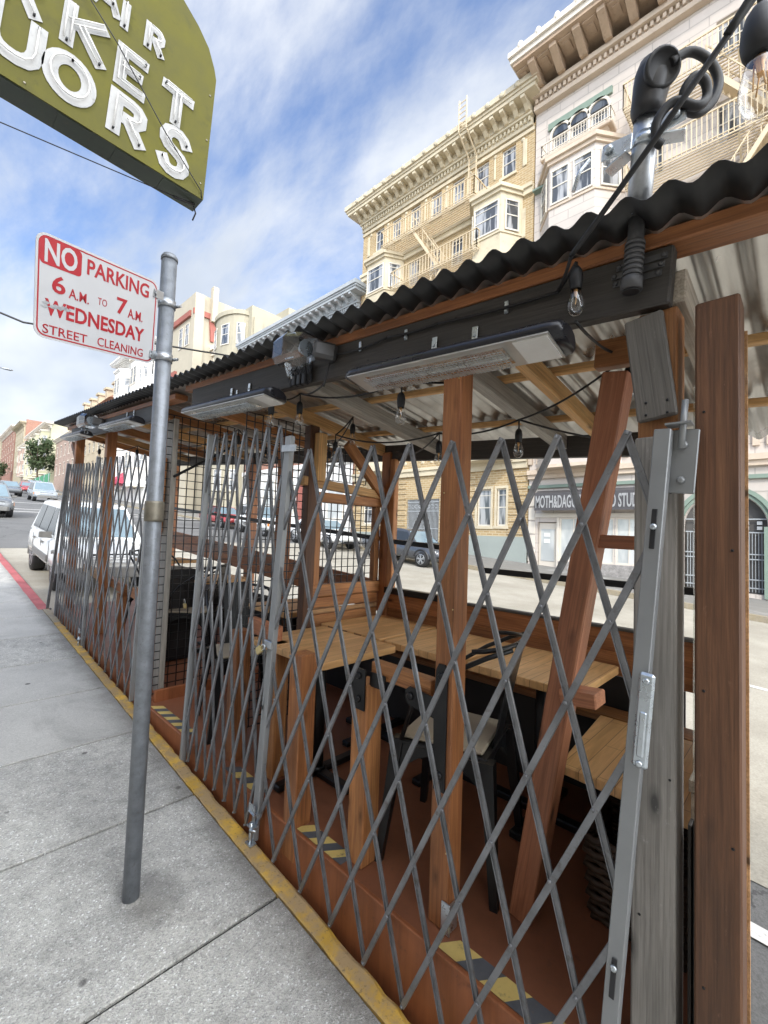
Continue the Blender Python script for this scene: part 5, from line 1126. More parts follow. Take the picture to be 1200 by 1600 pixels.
for i in range(len(loop)-1):
    a, b_, c_, d_ = loop[max(i-1, 0)], loop[i], loop[i+1], loop[min(i+2, len(loop)-1)]
    for t in (0, .2, .4, .6, .8): sm.append(.5*((2*b_)+(c_-a)*t+(2*a-5*b_+4*c_-d_)*t*t+(3*b_-a-3*c_+d_)*t**3))
m.tube(sm, .0098, 12); mk('cable', m, 'rubber', T)
m = MB(); m.tube(sag((.95, -.06, 2.70), (.95, .17, 2.44), .004)+sag((.95, .17, 2.44), (1.02, .40, 2.27), .003), .0062, 8); m.tube(sag((.93, -.06, 2.71), (.947, .10, 2.517), .002), .007, 8); m.tube(sag((.955, .02, 2.62), (.985, .30, 2.335), .003), .0022, 6)
m.tube(sag((1.02, .40, 2.27), (1.19, .50, gz(.5, 2.262)), .01), .0045, 8)
tag(mk('service_cable', m, 'rubber'), 'thick black service cables slanting down from the top right corner to the eave', 'cable')
# ---------------------------------------------------------------- tables, chairs, benches
def table(label, x0, x1, y0, y1, z=1.0, base=DZ):
    cx, cy = (x0+x1)/2, (y0+y1)/2; T = thing('cafe_table', (cx, cy, base), label, 'table', 'small square dining tables in the parklet')
    m = MB(); r = .022; pts = []
    for (px_, py_, a) in ((x1-r, y1-r, 0), (x0+r, y1-r, 1), (x0+r, y0+r, 2), (x1-r, y0+r, 3)):
        for i in range(4): t = (a+i/3)*math.pi/2; pts.append((px_+r*math.cos(t), py_+r*math.sin(t)))
    m.hexa([(a, c, z-.035) for a, c in pts], [(a, c, z) for a, c in pts], .003); mk('tabletop', m, 'table', T, origin=(cx, cy, z))
    m = MB(); m.lathe([(.03, 0), (.03, z-.04-base-.03)], (cx, cy, base+.025), n=16); m.box(cx-.16, cx+.16, cy-.16, cy+.16, z-.045, z-.0355); mk('pedestal', m, 'black_steel', T)
    m = MB()
    for a in (0, math.pi/2): 
        d = V((math.cos(a), math.sin(a), 0))*.26; m.bar(V((cx, cy, base+.018))-d, V((cx, cy, base+.018))+d, .055, .034 if a else .032, bev=.006)
    m.lathe([(.05, 0), (.04, .02)], (cx, cy, base+.03), n=12); mk('base', m, 'black_steel', T); return T
table('butcher block table with its corner at the front post, nearest the half folded gate', 1.29, 1.80, 1.60, 2.24); table('butcher block table pushed into the far corner under the meshed window', 1.83, 2.38, 1.77, 2.31)
table('butcher block table in the middle of the street side row, behind the black chair', 1.83, 2.37, 1.22, 1.74); table('butcher block table at the right end of the street side row, beside the leaning post', 1.83, 2.37, .665, 1.19)
for lb, x, y in (('light topped table behind the wire mesh, in the entrance bay by the street', 2.05, 2.9), ('light topped table in the far bay behind the half folded gate', 2.05, 4.3), ('light topped table at the far end of the parklet behind the tight gate', 2.05, 5.6)):
    table(lb, x-.27, x+.27, y-.27, y+.27, (DZ if y < 3.5 else gz(y, .07))+.72, DZ if y < 3.5 else gz(y, .07))
def chair(label, x, y, rz, base=DZ, k=1.07):
    T = thing('metal_chair', (x, y, base), label, 'chair', 'black metal cafe chairs'); Wt = M.Translation((x, y, base)) @ M.Rotation(rz, 4, 'Z') @ M.Scale(k, 4)
    def w_(*p): return Wt @ V(p)
    def part(nm, fn, m_): m = MB(); fn(m); return mk(nm, m, m_, T)
    def seat(m): m.hexa([w_(-.17, -.17, .43), w_(.17, -.17, .43), w_(.19, .18, .43), w_(-.19, .18, .43)], [w_(-.17, -.17, .445), w_(.17, -.17, .445), w_(.19, .18, .445), w_(-.19, .18, .445)], .004)
    part('seat', seat, 'black_steel')
    part('seat_pad', lambda m: m.hexa([w_(-.155, -.15, .446), w_(.155, -.15, .446), w_(.175, .165, .446), w_(-.175, .165, .446)], [w_(-.155, -.15, .462), w_(.155, -.15, .462), w_(.175, .165, .462), w_(-.175, .165, .462)], .006), 'seat_pad')
    for sx in (-1, 1):
        for sy in (-1, 1): part('leg', lambda m: m.loft([[w_(sx*(.215-.05*t)+a*k, sy*(.215-.045*t)+c*k, t*.44) for a, c in ((-1, -1), (1, -1), (1, 1), (-1, 1))] for t, k in ((0, .013), (.5, .018), (1, .024))], smooth=False), 'black_steel')
    def apron(m):
        for a, c in (((-.17, -.165), (.17, -.165)), ((.17, -.165), (.185, .17)), ((.185, .17), (-.185, .17)), ((-.185, .17), (-.17, -.165))):
            pts = [w_(a[0]+(c[0]-a[0])*i/8, a[1]+(c[1]-a[1])*i/8, .43-.10*abs(i/4-1)**2.2-.02) for i in range(9)]; top = [w_(a[0]+(c[0]-a[0])*i/8, a[1]+(c[1]-a[1])*i/8, .43) for i in range(9)]
            for i in range(8): m.quad(pts[i], pts[i+1], top[i+1], top[i])
    part('apron', apron, 'black_steel')
    part('backrest', lambda m: m.loft([[w_(-.075-.01*t, -.165-.085*t, .44+t*.40), w_(.075+.01*t, -.165-.085*t, .44+t*.40), w_(.075+.01*t, -.159-.085*t, .44+t*.40), w_(-.075-.01*t, -.159-.085*t, .44+t*.40)] for t in (0, .33, .66, 1)], smooth=False), 'black_steel')
    part('back_rail', lambda m: m.tube([w_(.19*math.sin(t)*1.0, -.10-.155*math.cos(t), .84-.02*abs(t)) for t in [-1.5+i*.25 for i in range(13)]], .0095, 8), 'black_steel')
    for sx in (-1, 1): part('arm', lambda m: m.tube([w_(sx*.16, -.245, .83), w_(sx*.20, -.17, .80), w_(sx*.215, -.06, .74), w_(sx*.215, .04, .67), w_(sx*.205, .10, .60), w_(sx*.19, .15, .45)], .0095, 8), 'black_steel')
    return T
CH = chair('black metal armchair with a pale seat pad, behind the wide gate between post and tables', 1.62, 1.09, rad(16))
for lb, x, y, rz in (('black metal armchair in the entrance bay beside the wire mesh', 1.55, 2.78, 2.6), ('black metal armchair in the far bay, right behind the sign post', 1.75, 4.05, .5), ('black metal armchair in the far bay facing the tight gate', 1.75, 5.0, 3.0)):
    base = DZ if y < 3.5 else gz(y, .07); copy_tree(CH, M.Translation((x, y, base)) @ M.Rotation(rz, 4, 'Z'), lb)
T = thing('bench', (2.1, .45, DZ), 'wide oiled plank bench at the right end under the leaning post stubs', 'bench')
m = MB(); m.hexa([(1.655, .235, .735), (2.30, .235, .735), (2.30, .73, .735), (1.69, .68, .735)], [(1.655, .235, .77), (2.30, .235, .77), (2.30, .73, .77), (1.69, .68, .77)], .004); mk('seat', m, 'table', T)
beam('back_plank', (2.38, .235, .752), (2.38, 1.0, .752), .14, .035, 'cedar', T)
m = MB(); m.box(1.95, 2.43, .24, .62, DZ+.001, .7345); mk('bench_base', m, 'dark_panel', T)
T = thing('bench', (2.39, 1.6, DZ), 'long narrow plank bench along the street side wall behind the table row', 'bench')
beam('seat', (2.40, 1.02, .752), (2.40, 2.30, .752), .09, .035, 'cedar', T); m = MB(); m.box(2.38, 2.43, 1.02, 2.3, DZ+.001, .734); mk('bench_base', m, 'dark_panel', T)
# woven basket under the bench
T = thing('wicker_basket', (1.80, .42, DZ), 'dark woven basket on the deck under the bench', 'basket')
m = MB()
for k in range(12):
    z = DZ+.012+k*.024; e = .004*(k % 2)+.02*k/12
    c = [(1.68-e, .29-e), (1.92+e, .29-e), (1.92+e, .55+e), (1.68-e, .55+e)]
    pts = []
    for (a, b2) in zip(c, c[1:]+c[:1]):
        for i in range(9): pts.append(V((a[0]+(b2[0]-a[0])*i/9, a[1]+(b2[1]-a[1])*i/9, z+.003*math.sin(i*2.1+k*math.pi)))+V(((.005 if (i+k) % 2 else -.002), (.005 if (i+k) % 2 else -.002), 0)))
    m.tube(pts+[pts[0]], .012, 6)
mk('weave', m, 'basket', T); m = MB(); m.box(1.69, 1.91, .30, .54, DZ+.002, DZ+.012); mk('basket_floor', m, 'basket', T)
T = thing('cabinet', (1.62, 4.35, gz(4.3, .07)), 'tall black cabinet behind the wire mesh of the entrance', 'cabinet')
m = MB(); zb_ = gz(4.35, .07); m.box(1.46, 1.80, 4.15, 4.55, zb_, zb_+.82, .01); mk('case', m, 'black', T); m = MB(); m.box(1.5, 1.76, 4.13, 4.149, zb_+.1, zb_+.74, .004); mk('door', m, 'dark_panel', T)
# ---------------------------------------------------------------- signs
T = thing('parking_sign', (.646, 1.921, gz(1.921)), 'galvanised pole with a tilted red and white no parking sign, standing on the pavement', 'street sign')
px_, py_ = .646, 1.921; g = gz(py_)
m = MB(); m.tube([(px_, py_, g-.05), (px_, py_, g+1.25), (px_, py_, g+2.57)], .0305, 20); m.lathe([(.033, 0), (.033, .012), (.026, .024), (.012, .03)], (px_, py_, g+2.565), n=20); mk('pole', m, 'pole', T)
m = MB(); m.lathe([(.036, 0), (.037, .01), (.037, .072), (.036, .082)], (px_, py_, g+1.475), n=20); mk('pole_collar', m, 'band', T)
m = MB(); m.lathe([(.046, -.008), (.042, -.001), (.036, .003), (.031, .005)], (px_, py_, g), n=20); mk('pole_footing', m, 'aggregate', T)
a_, b_, r_ = .3532, -.2054, .1479; SW, SH_ = .4356, .3169
ux = V((math.cos(a_)*math.cos(r_), math.sin(a_)*math.cos(r_), math.sin(r_))); nn = V((math.sin(a_)*math.cos(b_), -math.cos(a_)*math.cos(b_), math.sin(b_)))
nn = (nn-ux*nn.dot(ux)).normalized(); uz = -nn.cross(ux)
uz = uz if uz.z > 0 else -uz
CR = V((.5991, 1.8907, 2.4088)); O = CR-ux*SW-uz*SH_/2               # lower left corner
def rrect(x0, x1, y0, y1, r, off, n=5):
    pts = []
    for cx, cy, q in ((x1-r, y1-r, 0), (x0+r, y1-r, 1), (x0+r, y0+r, 2), (x1-r, y0+r, 3)):
        for i in range(n+1): t = (q+i/n)*math.pi/2; pts.append(O+ux*(cx+r*math.cos(t))+uz*(cy+r*math.sin(t))+nn*off)
    return pts
m = MB(); m.prism(rrect(0, SW, 0, SH_, .032, -.0012), nn*.0024); PN = mk('sign_panel', m, 'sign_white', T)
m = MB(); A, B = rrect(.007, SW-.007, .007, SH_-.007, .027, .0016), rrect(.0115, SW-.0115, .0115, SH_-.0115, .0235, .0016)
for i in range(len(A)): j = (i+1) % len(A); m.quad(A[i], A[j], B[j], B[i])
m.prism(rrect(.0117, .318*SW, .71*SH_, SH_-.0117, .012, .0015), nn*.0004)
mk('border', m, 'sign_red', PN)
def sg(mb, t, u0, u1, v0, v1, off): fit_text(mb, t, O+ux*(u0*SW)+uz*((1-v1)*SH_)+nn*.0016, ux, uz, (u1-u0)*SW, (v1-v0)*SH_, .0006, off)
m = MB(); sg(m, 'NO', .056, .285, .05, .268, .025)
bmesh.ops.translate(m.bm, verts=m.bm.verts, vec=nn*.0006); mk('lettering', m, 'sign_white', PN)
m = MB(); sg(m, 'PARKING', .36, .905, .075, .235, .02); sg(m, '6', .112, .208, .355, .53, .02); sg(m, 'A.M.', .232, .385, .435, .535, .01); sg(m, 'TO', .456, .532, .425, .50, 0); sg(m, '7', .615, .71, .345, .525, .02); sg(m, 'A.M.', .718, .86, .425, .535, .012)
sg(m, 'WEDNESDAY', .07, .885, .605, .765, .025); sg(m, 'STREET', .058, .385, .858, .948, .006); sg(m, 'CLEANING', .468, .885, .845, .94, .006)
mk('lettering', m, 'sign_red', PN)
m = MB(); random.seed(2)
for i in range(7):
    u, v = .055+i*.028+random.uniform(-.01, .01), .665+random.uniform(-.022, .022); p = O+ux*u*SW+uz*(1-v)*SH_+nn*.0026
    m.quad(*[p+ux*q[0]*.012+uz*q[1]*.006 for q in ((-1, -.4), (.4, -1), (1.2, .3), (-.2, .8))])
mk('scratch_marks', m, 'scratch', PN)
for f in (.86, .12):
    c = CR+uz*(f-.5)*SH_; pc = V((px_, py_, c.z)); m = MB()
    m.lathe([(.032, -.016), (.0345, -.016), (.0345, .016), (.032, .016)], pc, n=20)
    e = c-ux*.012; d = (e-pc); m.bar(e+nn*.004, e+nn*.004+ux*.035, .002, .032, up=uz, bev=.0006); m.bar(e+nn*.003-ux*.01, pc-nn*.022, .006, .03, up=(0, 0, 1)); m.lathe([(.006, 0), (.005, .004)], e+nn*.004, nn, 8)
    m.lathe([(.006, 0), (.006, .03)], pc+V((.033, -.006, 0)), (.4, -1, 0), 8)
    mk('sign_bracket', m, 'galv', T)
# blade sign over the pavement
T = thing('blade_sign', (-.6, 3.0, 3.75), 'big olive green blade sign with white neon letters hanging over the pavement', 'sign')
ang = -.048; ea, eb = V((math.cos(ang), 0, math.sin(ang))), V((-math.sin(ang), 0, math.cos(ang))); O2 = V((1.173, 2.93, 3.80))
def bp(u, v, d=0): return O2+ea*u+eb*v+V((0, d, 0))
prof = [(0, 0), (0, .88), (-.02, .95), (-.07, 1.06), (-.15, 1.15), (-.26, 1.235), (-.40, 1.30), (-.6, 1.36), (-.9, 1.4), (-1.5, 1.4), (-3.6, 1.4), (-3.6, 0)]
m = MB(); m.prism([bp(u, v, .004) for u, v in prof], (0, .15, 0)); CB = mk('sign_cabinet', m, 'sign_dark', T)
m = MB(); m.prism([bp(u, v, -.004) for u, v in prof], (0, .0075, 0)); mk('face_panel', m, 'sign_olive', CB)
m = MB(); m.prism([bp(u, v, .155) for u, v in prof], (0, .006, 0)); mk('face_panel', m, 'sign_olive', CB)
m = MB()
for i in range(9): m.box(0, .001, 0, .001, 0, .001); 
m.bm.clear()
for u in (-.25, -.52, -.8, -1.1, -1.5): m.hexa([bp(u, -.003, .01), bp(u+.16, -.003, .01), bp(u+.16, -.003, .145), bp(u, -.003, .145)], [bp(u, -.0002, .01), bp(u+.16, -.0002, .01), bp(u+.16, -.0002, .145), bp(u, -.0002, .145)])
mk('bottom_seam', m, 'sign_dark', CB)
m = MB()
for u, v in ((-.02, .42), (-.03, .74), (-.42, 1.2), (-.03, .1), (-.95, .03), (-1.4, .03)): m.lathe([(.007, 0), (.005, .004)], bp(u, v, -.004), (0, -1, 0), 8)
mk('rivets', m, 'band', CB)
STR = {'A': [[(0, 0), (.5, 1), (1, 0)], [(.22, .34), (.78, .34)]], 'I': [[(.5, 0), (.5, 1)]], 'R': [[(.1, 0), (.1, 1), (.55, 1), (.74, .96), (.85, .86), (.85, .64), (.74, .54), (.55, .5), (.44, .5)], [(.5, .5), (.9, 0)]],
       'K': [[(.1, 0), (.1, 1)], [(.95, 1), (.12, .5)], [(.38, .6), (.95, 0)]], 'E': [[(.9, 1), (.1, 1), (.1, 0), (.9, 0)], [(.1, .5), (.75, .5)]], 'T': [[(0, 1), (1, 1)], [(.5, 1), (.5, 0)]],
       'U': [[(.05, 1), (.05, .34), (.10, .18), (.22, .06), (.40, .01), (.60, .01), (.78, .06), (.90, .18), (.95, .34), (.95, 1)]], 'O': [[(.5+.45*math.sin(t), .5+.45*math.cos(t)) for t in [i*math.pi/12 for i in range(25)]]],
       'S': [[(.93, .80), (.82, .92), (.64, .98), (.40, .98), (.2, .92), (.09, .79), (.11, .66), (.24, .57), (.5, .51), (.76, .44), (.90, .34), (.92, .20), (.80, .08), (.60, .02), (.36, .02), (.18, .08), (.06, .22)]],
       'M': [[(0, 0), (.05, 1), (.5, .2), (.95, 1), (1, 0)]], 'L': [[(.1, 1), (.1, 0), (.9, 0)]], 'Q': [[(.5+.45*math.sin(t), .5+.45*math.cos(t)) for t in [i*math.pi/12 for i in range(25)]], [(.6, .3), (1, 0)]]}
L2 = -.10; la, lb = V((math.cos(L2), 0, math.sin(L2))), V((math.sin(-L2)*.6, 0, math.cos(L2)))
def neon(ch, x, z, w_, h_, th):
    """plate letter with a white tube on short stand-offs; strokes of width th"""
    o = V((x, 2.9255, z)); base = MB()
    def q(p, d): return o+la*p[0]*w_+lb*p[1]*h_+V((0, d, 0))
    k = 0
    for st in STR[ch]:
        P_ = [q(p, -.001-.0008*k) for p in st]; k += 1; closed = (P_[0]-P_[-1]).length < .002
        ns = []
        for i in range(len(P_)):
            d0 = (P_[i]-P_[i-1] if i else (P_[-1]-P_[-2] if closed else P_[1]-P_[0])).normalized(); d1 = (P_[i+1]-P_[i] if i < len(P_)-1 else (P_[1]-P_[0] if closed else P_[-1]-P_[-2])).normalized()
            n0, n1_ = d0.cross(V((0, 1, 0))), d1.cross(V((0, 1, 0))); nb = (n0+n1_).normalized(); ns.append(nb*(th/2/max(.45, nb.dot(n0))))
        if not closed: P_[0] = P_[0]-(P_[1]-P_[0]).normalized()*th*.3; P_[-1] = P_[-1]+(P_[-1]-P_[-2]).normalized()*th*.3
        base.loft([[p+n_, p+n_+V((0, -.004, 0)), p-n_+V((0, -.004, 0)), p-n_] for p, n_ in zip(P_, ns)], smooth=False)
    lt = mk('letter', base, 'letter', T); tb = MB()
    for st in STR[ch]:
        n = 1 if ch in 'AIRUOSJMLQ' else 2
        for s_ in ((0,) if n == 1 else (-1, 1)):
            pts = []
            for i, p in enumerate(st):
                P_ = q(p, -.022); d = (q(st[min(i+1, len(st)-1)], 0)-q(st[max(i-1, 0)], 0)).normalized(); sd_ = d.cross(V((0, 1, 0))); pts.append(P_+sd_*s_*th*.22)
            tb.tube(pts, .0042, 6)
    mk('neon_tube', tb, 'tube', lt); st = MB(); a = STR[ch][0][0]; c = STR[ch][-1][-1]
    for p in (a, c): st.tube([q(p, -.001), q(p, -.024)], .006, 6)
    mk('electrode', st, 'black', lt)
for ch, x, z, w_, h_ in (('U', .065, 3.985, .20, .235), ('O', .305, 3.94, .20, .235), ('R', .61, 3.915, .175, .215), ('S', .89, 3.872, .15, .275), ('Q', -.50, 4.03, .2, .25), ('I', -.22, 4.01, .2, .24), ('L', -.75, 4.06, .2, .24)): neon(ch, x, z, w_, h_, .073)
for ch, x, z, w_, h_ in (('R', .09, 4.27, .17, .235), ('K', .365, 4.245, .185, .225), ('E', .63, 4.225, .15, .205), ('T', .885, 4.20, .16, .205), ('A', -.18, 4.29, .2, .235), ('M', -.5, 4.31, .24, .235)): neon(ch, x, z, w_, h_, .064)
for ch, x, z, w_, h_ in (('A', .49, 4.60, .12, .15), ('I', .615, 4.565, .07, .15), ('R', .77, 4.555, .095, .14)): neon(ch, x, z, w_, h_, .044)
m = MB(); m.tube([(.30, 2.90, 4.72), (.62, 2.89, 4.40), (.9, 2.885, 4.06), (1.15, 2.91, 3.84), (1.165, 2.93, 3.80)], .0035, 6); m.tube([bp(-.02, -.005, .1), bp(.005, -.03, .12), bp(-.01, -.09, .12)], .005, 6); mk('stay_wire', m, 'rubber', T)
m = MB(); m.tube([bp(-.02, -.005, .08), (-.1, 3.0, 3.62), (-2.6, 3.1, 2.9)], .0032, 6); m.tube([bp(-.03, -.008, .08), bp(-.16, -.035, .08)], .009, 6); mk('stay_wire', m, 'rubber', T)
m = MB(); m.box(-2.62, -2.3, 2.95, 3.05, 4.0, 5.2); mk('wall_mount', m, 'black_steel', T)
# wires and lamp up the street
m = MB(); m.tube([(-4, 20, 9.6), (1.75, 17.4, 7.70), (9, 14.5, 7.9)], .03, 6); tag(mk('utility_wire', m, 'rubber'), 'thick dark wire running behind the no parking sign from the left edge', 'wire')
T = thing('street_lamp', (5.2, 44, gz(44)), 'grey cobra head street lamp reaching in from the left edge', 'street lamp')
m = MB(); m.tube([(1.2, 44, gz(44)), (1.2, 44, gz(44)+9.2)], .09, 8); m.tube([(1.2, 44, gz(44)+9.1), (2.4, 44, gz(44)+9.75), (3.5, 44, gz(44)+9.9)], .05, 8); mk('pole', m, 'galv', T)
m = MB(); m.loft([[(x, 44+r*math.cos(t), gz(44)+9.87+r*.45*math.sin(t)) for t in [i*math.pi/4 for i in range(8)]] for x, r in ((3.3, .06), (3.5, .16), (3.9, .17), (4.05, .05))]); mk('lamp_head', m, 'galv', T)
# ---------------------------------------------------------------- vehicles
def car(label, x, y, paint_, k=1.0, kind='sedan', rz=math.pi, rd=RD, group=None, cat='car', name='parked_car'):
    """local x forward, z up; rz = pi/2 faces up the street, -pi/2 faces the camera"""
    T = thing(name, (x, y, gz(y, rd)), label, cat, group)
    W = M.Translation((x, y, gz(y, rd))) @ M.Rotation(math.atan(S), 4, 'X') @ M.Rotation(rz, 4, 'Z') @ M.Scale(k, 4)
    def w_(*p): return W @ V(p)
    if kind == 'suv':
        prof = [(-2.15, .50, .72, .74), (-2.10, .38, .98, .84), (-1.6, .36, 1.03, .89), (0, .34, 1.00, .90), (.75, .34, .98, .90), (.95, .34, .985, .89), (1.6, .36, .93, .87), (1.98, .36, .84, .81), (2.14, .40, .72, .70), (2.17, .46, .62, .66)]
        roof = [(-2.02, 1.02, .80, -1.75, 1.68, .62), (.95, .985, .80, .30, 1.70, .62)]; wx, wr = (-1.31, 1.31), .36; top = [(-1.7, 1.66), (-1.2, 1.72), (-.2, 1.735), (.25, 1.69)]
    else:
        prof = [(-2.25, .50, .72, .66), (-2.18, .38, .92, .80), (-1.5, .30, .95, .87), (0, .28, .93, .88), (.8, .28, .90, .88), (1.5, .30, .82, .85), (2.05, .32, .72, .76), (2.25, .40, .62, .60)]
        wx, wr = (-1.35, 1.38), .32; top = [(-1.15, 1.36), (-.6, 1.43), (.0, 1.44), (.35, 1.40)]
    def sec(p):
        xx, zb_, zs, hw = p
        return [w_(xx, -hw*.86, zb_), w_(xx, -hw, zb_+.12), w_(xx, -hw*1.02, zs*.66), w_(xx, -hw*.99, zs-.08), w_(xx, -hw*.90, zs), w_(xx, -hw*.4, zs+.035), w_(xx, hw*.4, zs+.035), w_(xx, hw*.90, zs), w_(xx, hw*.99, zs-.08), w_(xx, hw*1.02, zs*.66), w_(xx, hw, zb_+.12), w_(xx, hw*.86, zb_)]
    m = MB(); m.loft([sec(p) for p in prof]); B = mk('body', m, paint_, T)
    x0b, x1b = (-2.06, 1.0) if kind == 'suv' else (-1.75, 1.05); zb_ = .97 if kind == 'suv' else .90; hw0, hw1 = (.82, .64) if kind == 'suv' else (.80, .58)
    def ring(xa, z, hw): return [w_(xa, -hw, z), w_(xa, hw, z)]
    st = [(x0b, zb_, hw0)]+[(tx, tz, hw1) for tx, tz in top]+[(x1b, zb_, hw0)]
    m = MB(); n = len(st); vl = [m.bm.verts.new(w_(a, -h, z)) for a, z, h in st]; vr = [m.bm.verts.new(w_(a, h, z)) for a, z, h in st]
    for i in range(n-1): m._f([vl[i], vl[i+1], vr[i+1], vr[i]])
    m._f(vl); m._f(vr[::-1]); mk('cabin', m, paint_, T)
    def gl(nm, qs, mt='car_glass', par=T): 
        m = MB(); c = sum((V(q) for q in qs), V())/len(qs); nrm = (V(qs[1])-V(qs[0])).cross(V(qs[2])-V(qs[0])).normalized()
        if nrm.dot(c-(W @ V((0, 0, .6)))) < 0: nrm = -nrm
        m.prism([V(q)+nrm*.002*k for q in qs], nrm*.010*k); return mk(nm, m, mt, par)
    (ra, rz1), (fa, fz) = top[0], top[-1]
    def lerp(a, b, t): return a+(b-a)*t
    def face(xa, za, ha, xb_, zc, hb, t0, t1, s_=.9): return [w_(lerp(xa, xb_, t0), -lerp(ha, hb, t0)*s_, lerp(za, zc, t0)), w_(lerp(xa, xb_, t0), lerp(ha, hb, t0)*s_, lerp(za, zc, t0)), w_(lerp(xa, xb_, t1), lerp(ha, hb, t1)*s_, lerp(za, zc, t1)), w_(lerp(xa, xb_, t1), -lerp(ha, hb, t1)*s_, lerp(za, zc, t1))]
    gl('windscreen', face(x1b, zb_, hw0, fa, fz, hw1, .10, .93), 'windscreen'); gl('rear_window', face(x0b, zb_, hw0, ra, rz1, hw1, .12, .9))
    zt = .86
    for sy in (-1, 1):
        def sp(xx, t): return w_(xx, sy*(lerp(hw0, hw1, t)), lerp(zb_, top[1][1]-.03, t))
        cuts = ([(-1.78, -1.62, -1.02, -1.02), (-.95, -.95, -.05, -.05), (.02, .02, .72, .32)] if kind == 'suv' else [(-1.30, -1.0, -.35, -.35), (-.28, -.28, .78, .36)])
        for bl, tl, br_, tr_ in cuts: gl('side_window', [sp(bl, .10), sp(br_, .10), sp(tr_, zt), sp(tl, zt)])
        m = MB(); m.loft([[w_(xx, sy*(.86+dy), zz) for zz, dy in ((zm-.0*k, -.02), (zm+.06, .0), (zm+.13, -.01), (zm+.13, .20), (zm+.02, .20))] for xx, zm in ((.72, .98), (.82, 1.0))] if kind == 'suv' else [[w_(xx, sy*(.84+dy), zz) for zz, dy in ((.94, 0), (1.03, 0), (1.04, .16), (.95, .16))] for xx in (.62, .72)], smooth=False); mk('wing_mirror', m, 'cladding' if kind == 'suv' else paint_, T)
        hy = sy*.62
        if kind == 'suv': gl('headlight', [w_(2.05, sy*.50, .66), w_(2.0, sy*.80, .66), w_(1.93, sy*.80, .84), w_(2.03, sy*.50, .82)], 'headlight'); gl('indicator', [w_(1.9, sy*.845, .62), w_(1.75, sy*.87, .62), w_(1.72, sy*.87, .80), w_(1.88, sy*.845, .80)], 'amber')
        else: gl('headlight', [w_(2.19, sy*.45, .60), w_(2.06, sy*.75, .58), w_(1.95, sy*.77, .70), w_(2.1, sy*.45, .70)], 'headlight')
        gl('tail_light', [w_(-2.2, sy*.55, .70), w_(-2.18, sy*.74, .70), w_(-2.15, sy*.74, .88), w_(-2.17, sy*.55, .88)], 'sign_red')
        for xx in wx:
            m = MB(); c = w_(xx, sy*.80, wr); ax = (W.to_3x3() @ V((0, sy, 0))).normalized()
            m.lathe([(wr*.64, -.18), (wr*.96, -.18), (wr, -.14), (wr, .03), (wr*.94, .07), (wr*.64, .075)], c, ax, 24)
            bmesh.ops.scale(m.bm, verts=[], vec=(1, 1, 1))
            for v in m.bm.verts: v.co = c+(v.co-c)*k
            wh = mk('wheel', m, 'rubber', T)
            m = MB(); m.lathe([(wr*.66, .05), (wr*.64, .078), (wr*.55, .072), (wr*.50, .05), (wr*.12, .052), (wr*.10, .075), (.01, .078)], c, ax, 20)
            fr = ax.cross(V((0, 0, 1))).normalized(); up_ = fr.cross(ax)
            for i in range(10):
                t = (i//2)*2*math.pi/5+.3+(.17 if i % 2 else -.17); dd = fr*math.cos(t)+up_*math.sin(t); m.bar(c+dd*wr*.1+ax*.068, c+dd*wr*.6+ax*.066, .032, .02, up=ax)
            for v in m.bm.verts: v.co = c+(v.co-c)*k
            mk('rim', m, 'rim', wh)
            m = MB(); m.lathe([(wr*1.22, -.12), (wr*1.22, .092 if kind == 'suv' else .085), (wr*1.02, .095 if kind == 'suv' else .087), (wr*1.02, -.1)], c+V((0, 0, .02*k)), ax, 24)
            for v in m.bm.verts: v.co = c+(v.co-c)*k
            geom = [v for v in m.bm.verts if (W.inverted() @ v.co).z < .33]; bmesh.ops.delete(m.bm, geom=geom, context='VERTS')
            mk('wheel_arch', m, 'cladding' if kind == 'suv' else 'black', T)
    if kind == 'suv':
        m = MB(); m.hexa([w_(2.13, -.68, .36), w_(2.23, -.55, .36), w_(2.23, .55, .36), w_(2.13, .68, .36)], [w_(2.10, -.72, .58), w_(2.22, -.58, .58), w_(2.22, .58, .58), w_(2.10, .72, .58)], .02*k); mk('bumper', m, 'cladding', T)
        gl('grille', [w_(2.16, -.46, .63), w_(2.16, .46, .63), w_(2.06, .46, .82), w_(2.06, -.46, .82)], 'black')
        m = MB()
        for zz in (.67, .72, .77): m.bar(w_(2.20-(zz-.63)*.5, -.45, zz), w_(2.20-(zz-.63)*.5, .45, zz), .02*k, .018*k)
        mk('grille_bar', m, 'rim', T)
        for sy in (-1, 1):
            m = MB(); m.tube([w_(-1.5, sy*.55, 1.70), w_(-1.4, sy*.55, 1.77), w_(-.2, sy*.56, 1.79), w_(.1, sy*.56, 1.72)], .022*k, 6); mk('roof_rail', m, 'cladding', T)
            m = MB(); m.hexa([w_(-.85, sy*.905, .50), w_(.85, sy*.905, .50), w_(.85, sy*.905, .66), w_(-.85, sy*.905, .66)], [w_(-.85, sy*.935, .52), w_(.85, sy*.935, .52), w_(.85, sy*.935, .64), w_(-.85, sy*.935, .64)]); mk('side_cladding', m, 'cladding', T)
            m = MB()
            for xx in (-.98, .0, .92): m.bar(w_(xx, sy*.916, .42), w_(xx, sy*.906, .94), .008*k, .008*k, up=(1, 0, 0))
            mk('door_seam', m, 'black', T)
            m = MB()
            for xx in (-.75, .22): m.bar(w_(xx-.09, sy*.925, .86), w_(xx+.09, sy*.925, .86), .03*k, .035*k)
            mk('door_handle', m, 'cladding', T)
    else:
        gl('grille', [w_(2.22, -.35, .55), w_(2.22, .35, .55), w_(2.16, .35, .66), w_(2.16, -.35, .66)], 'black')
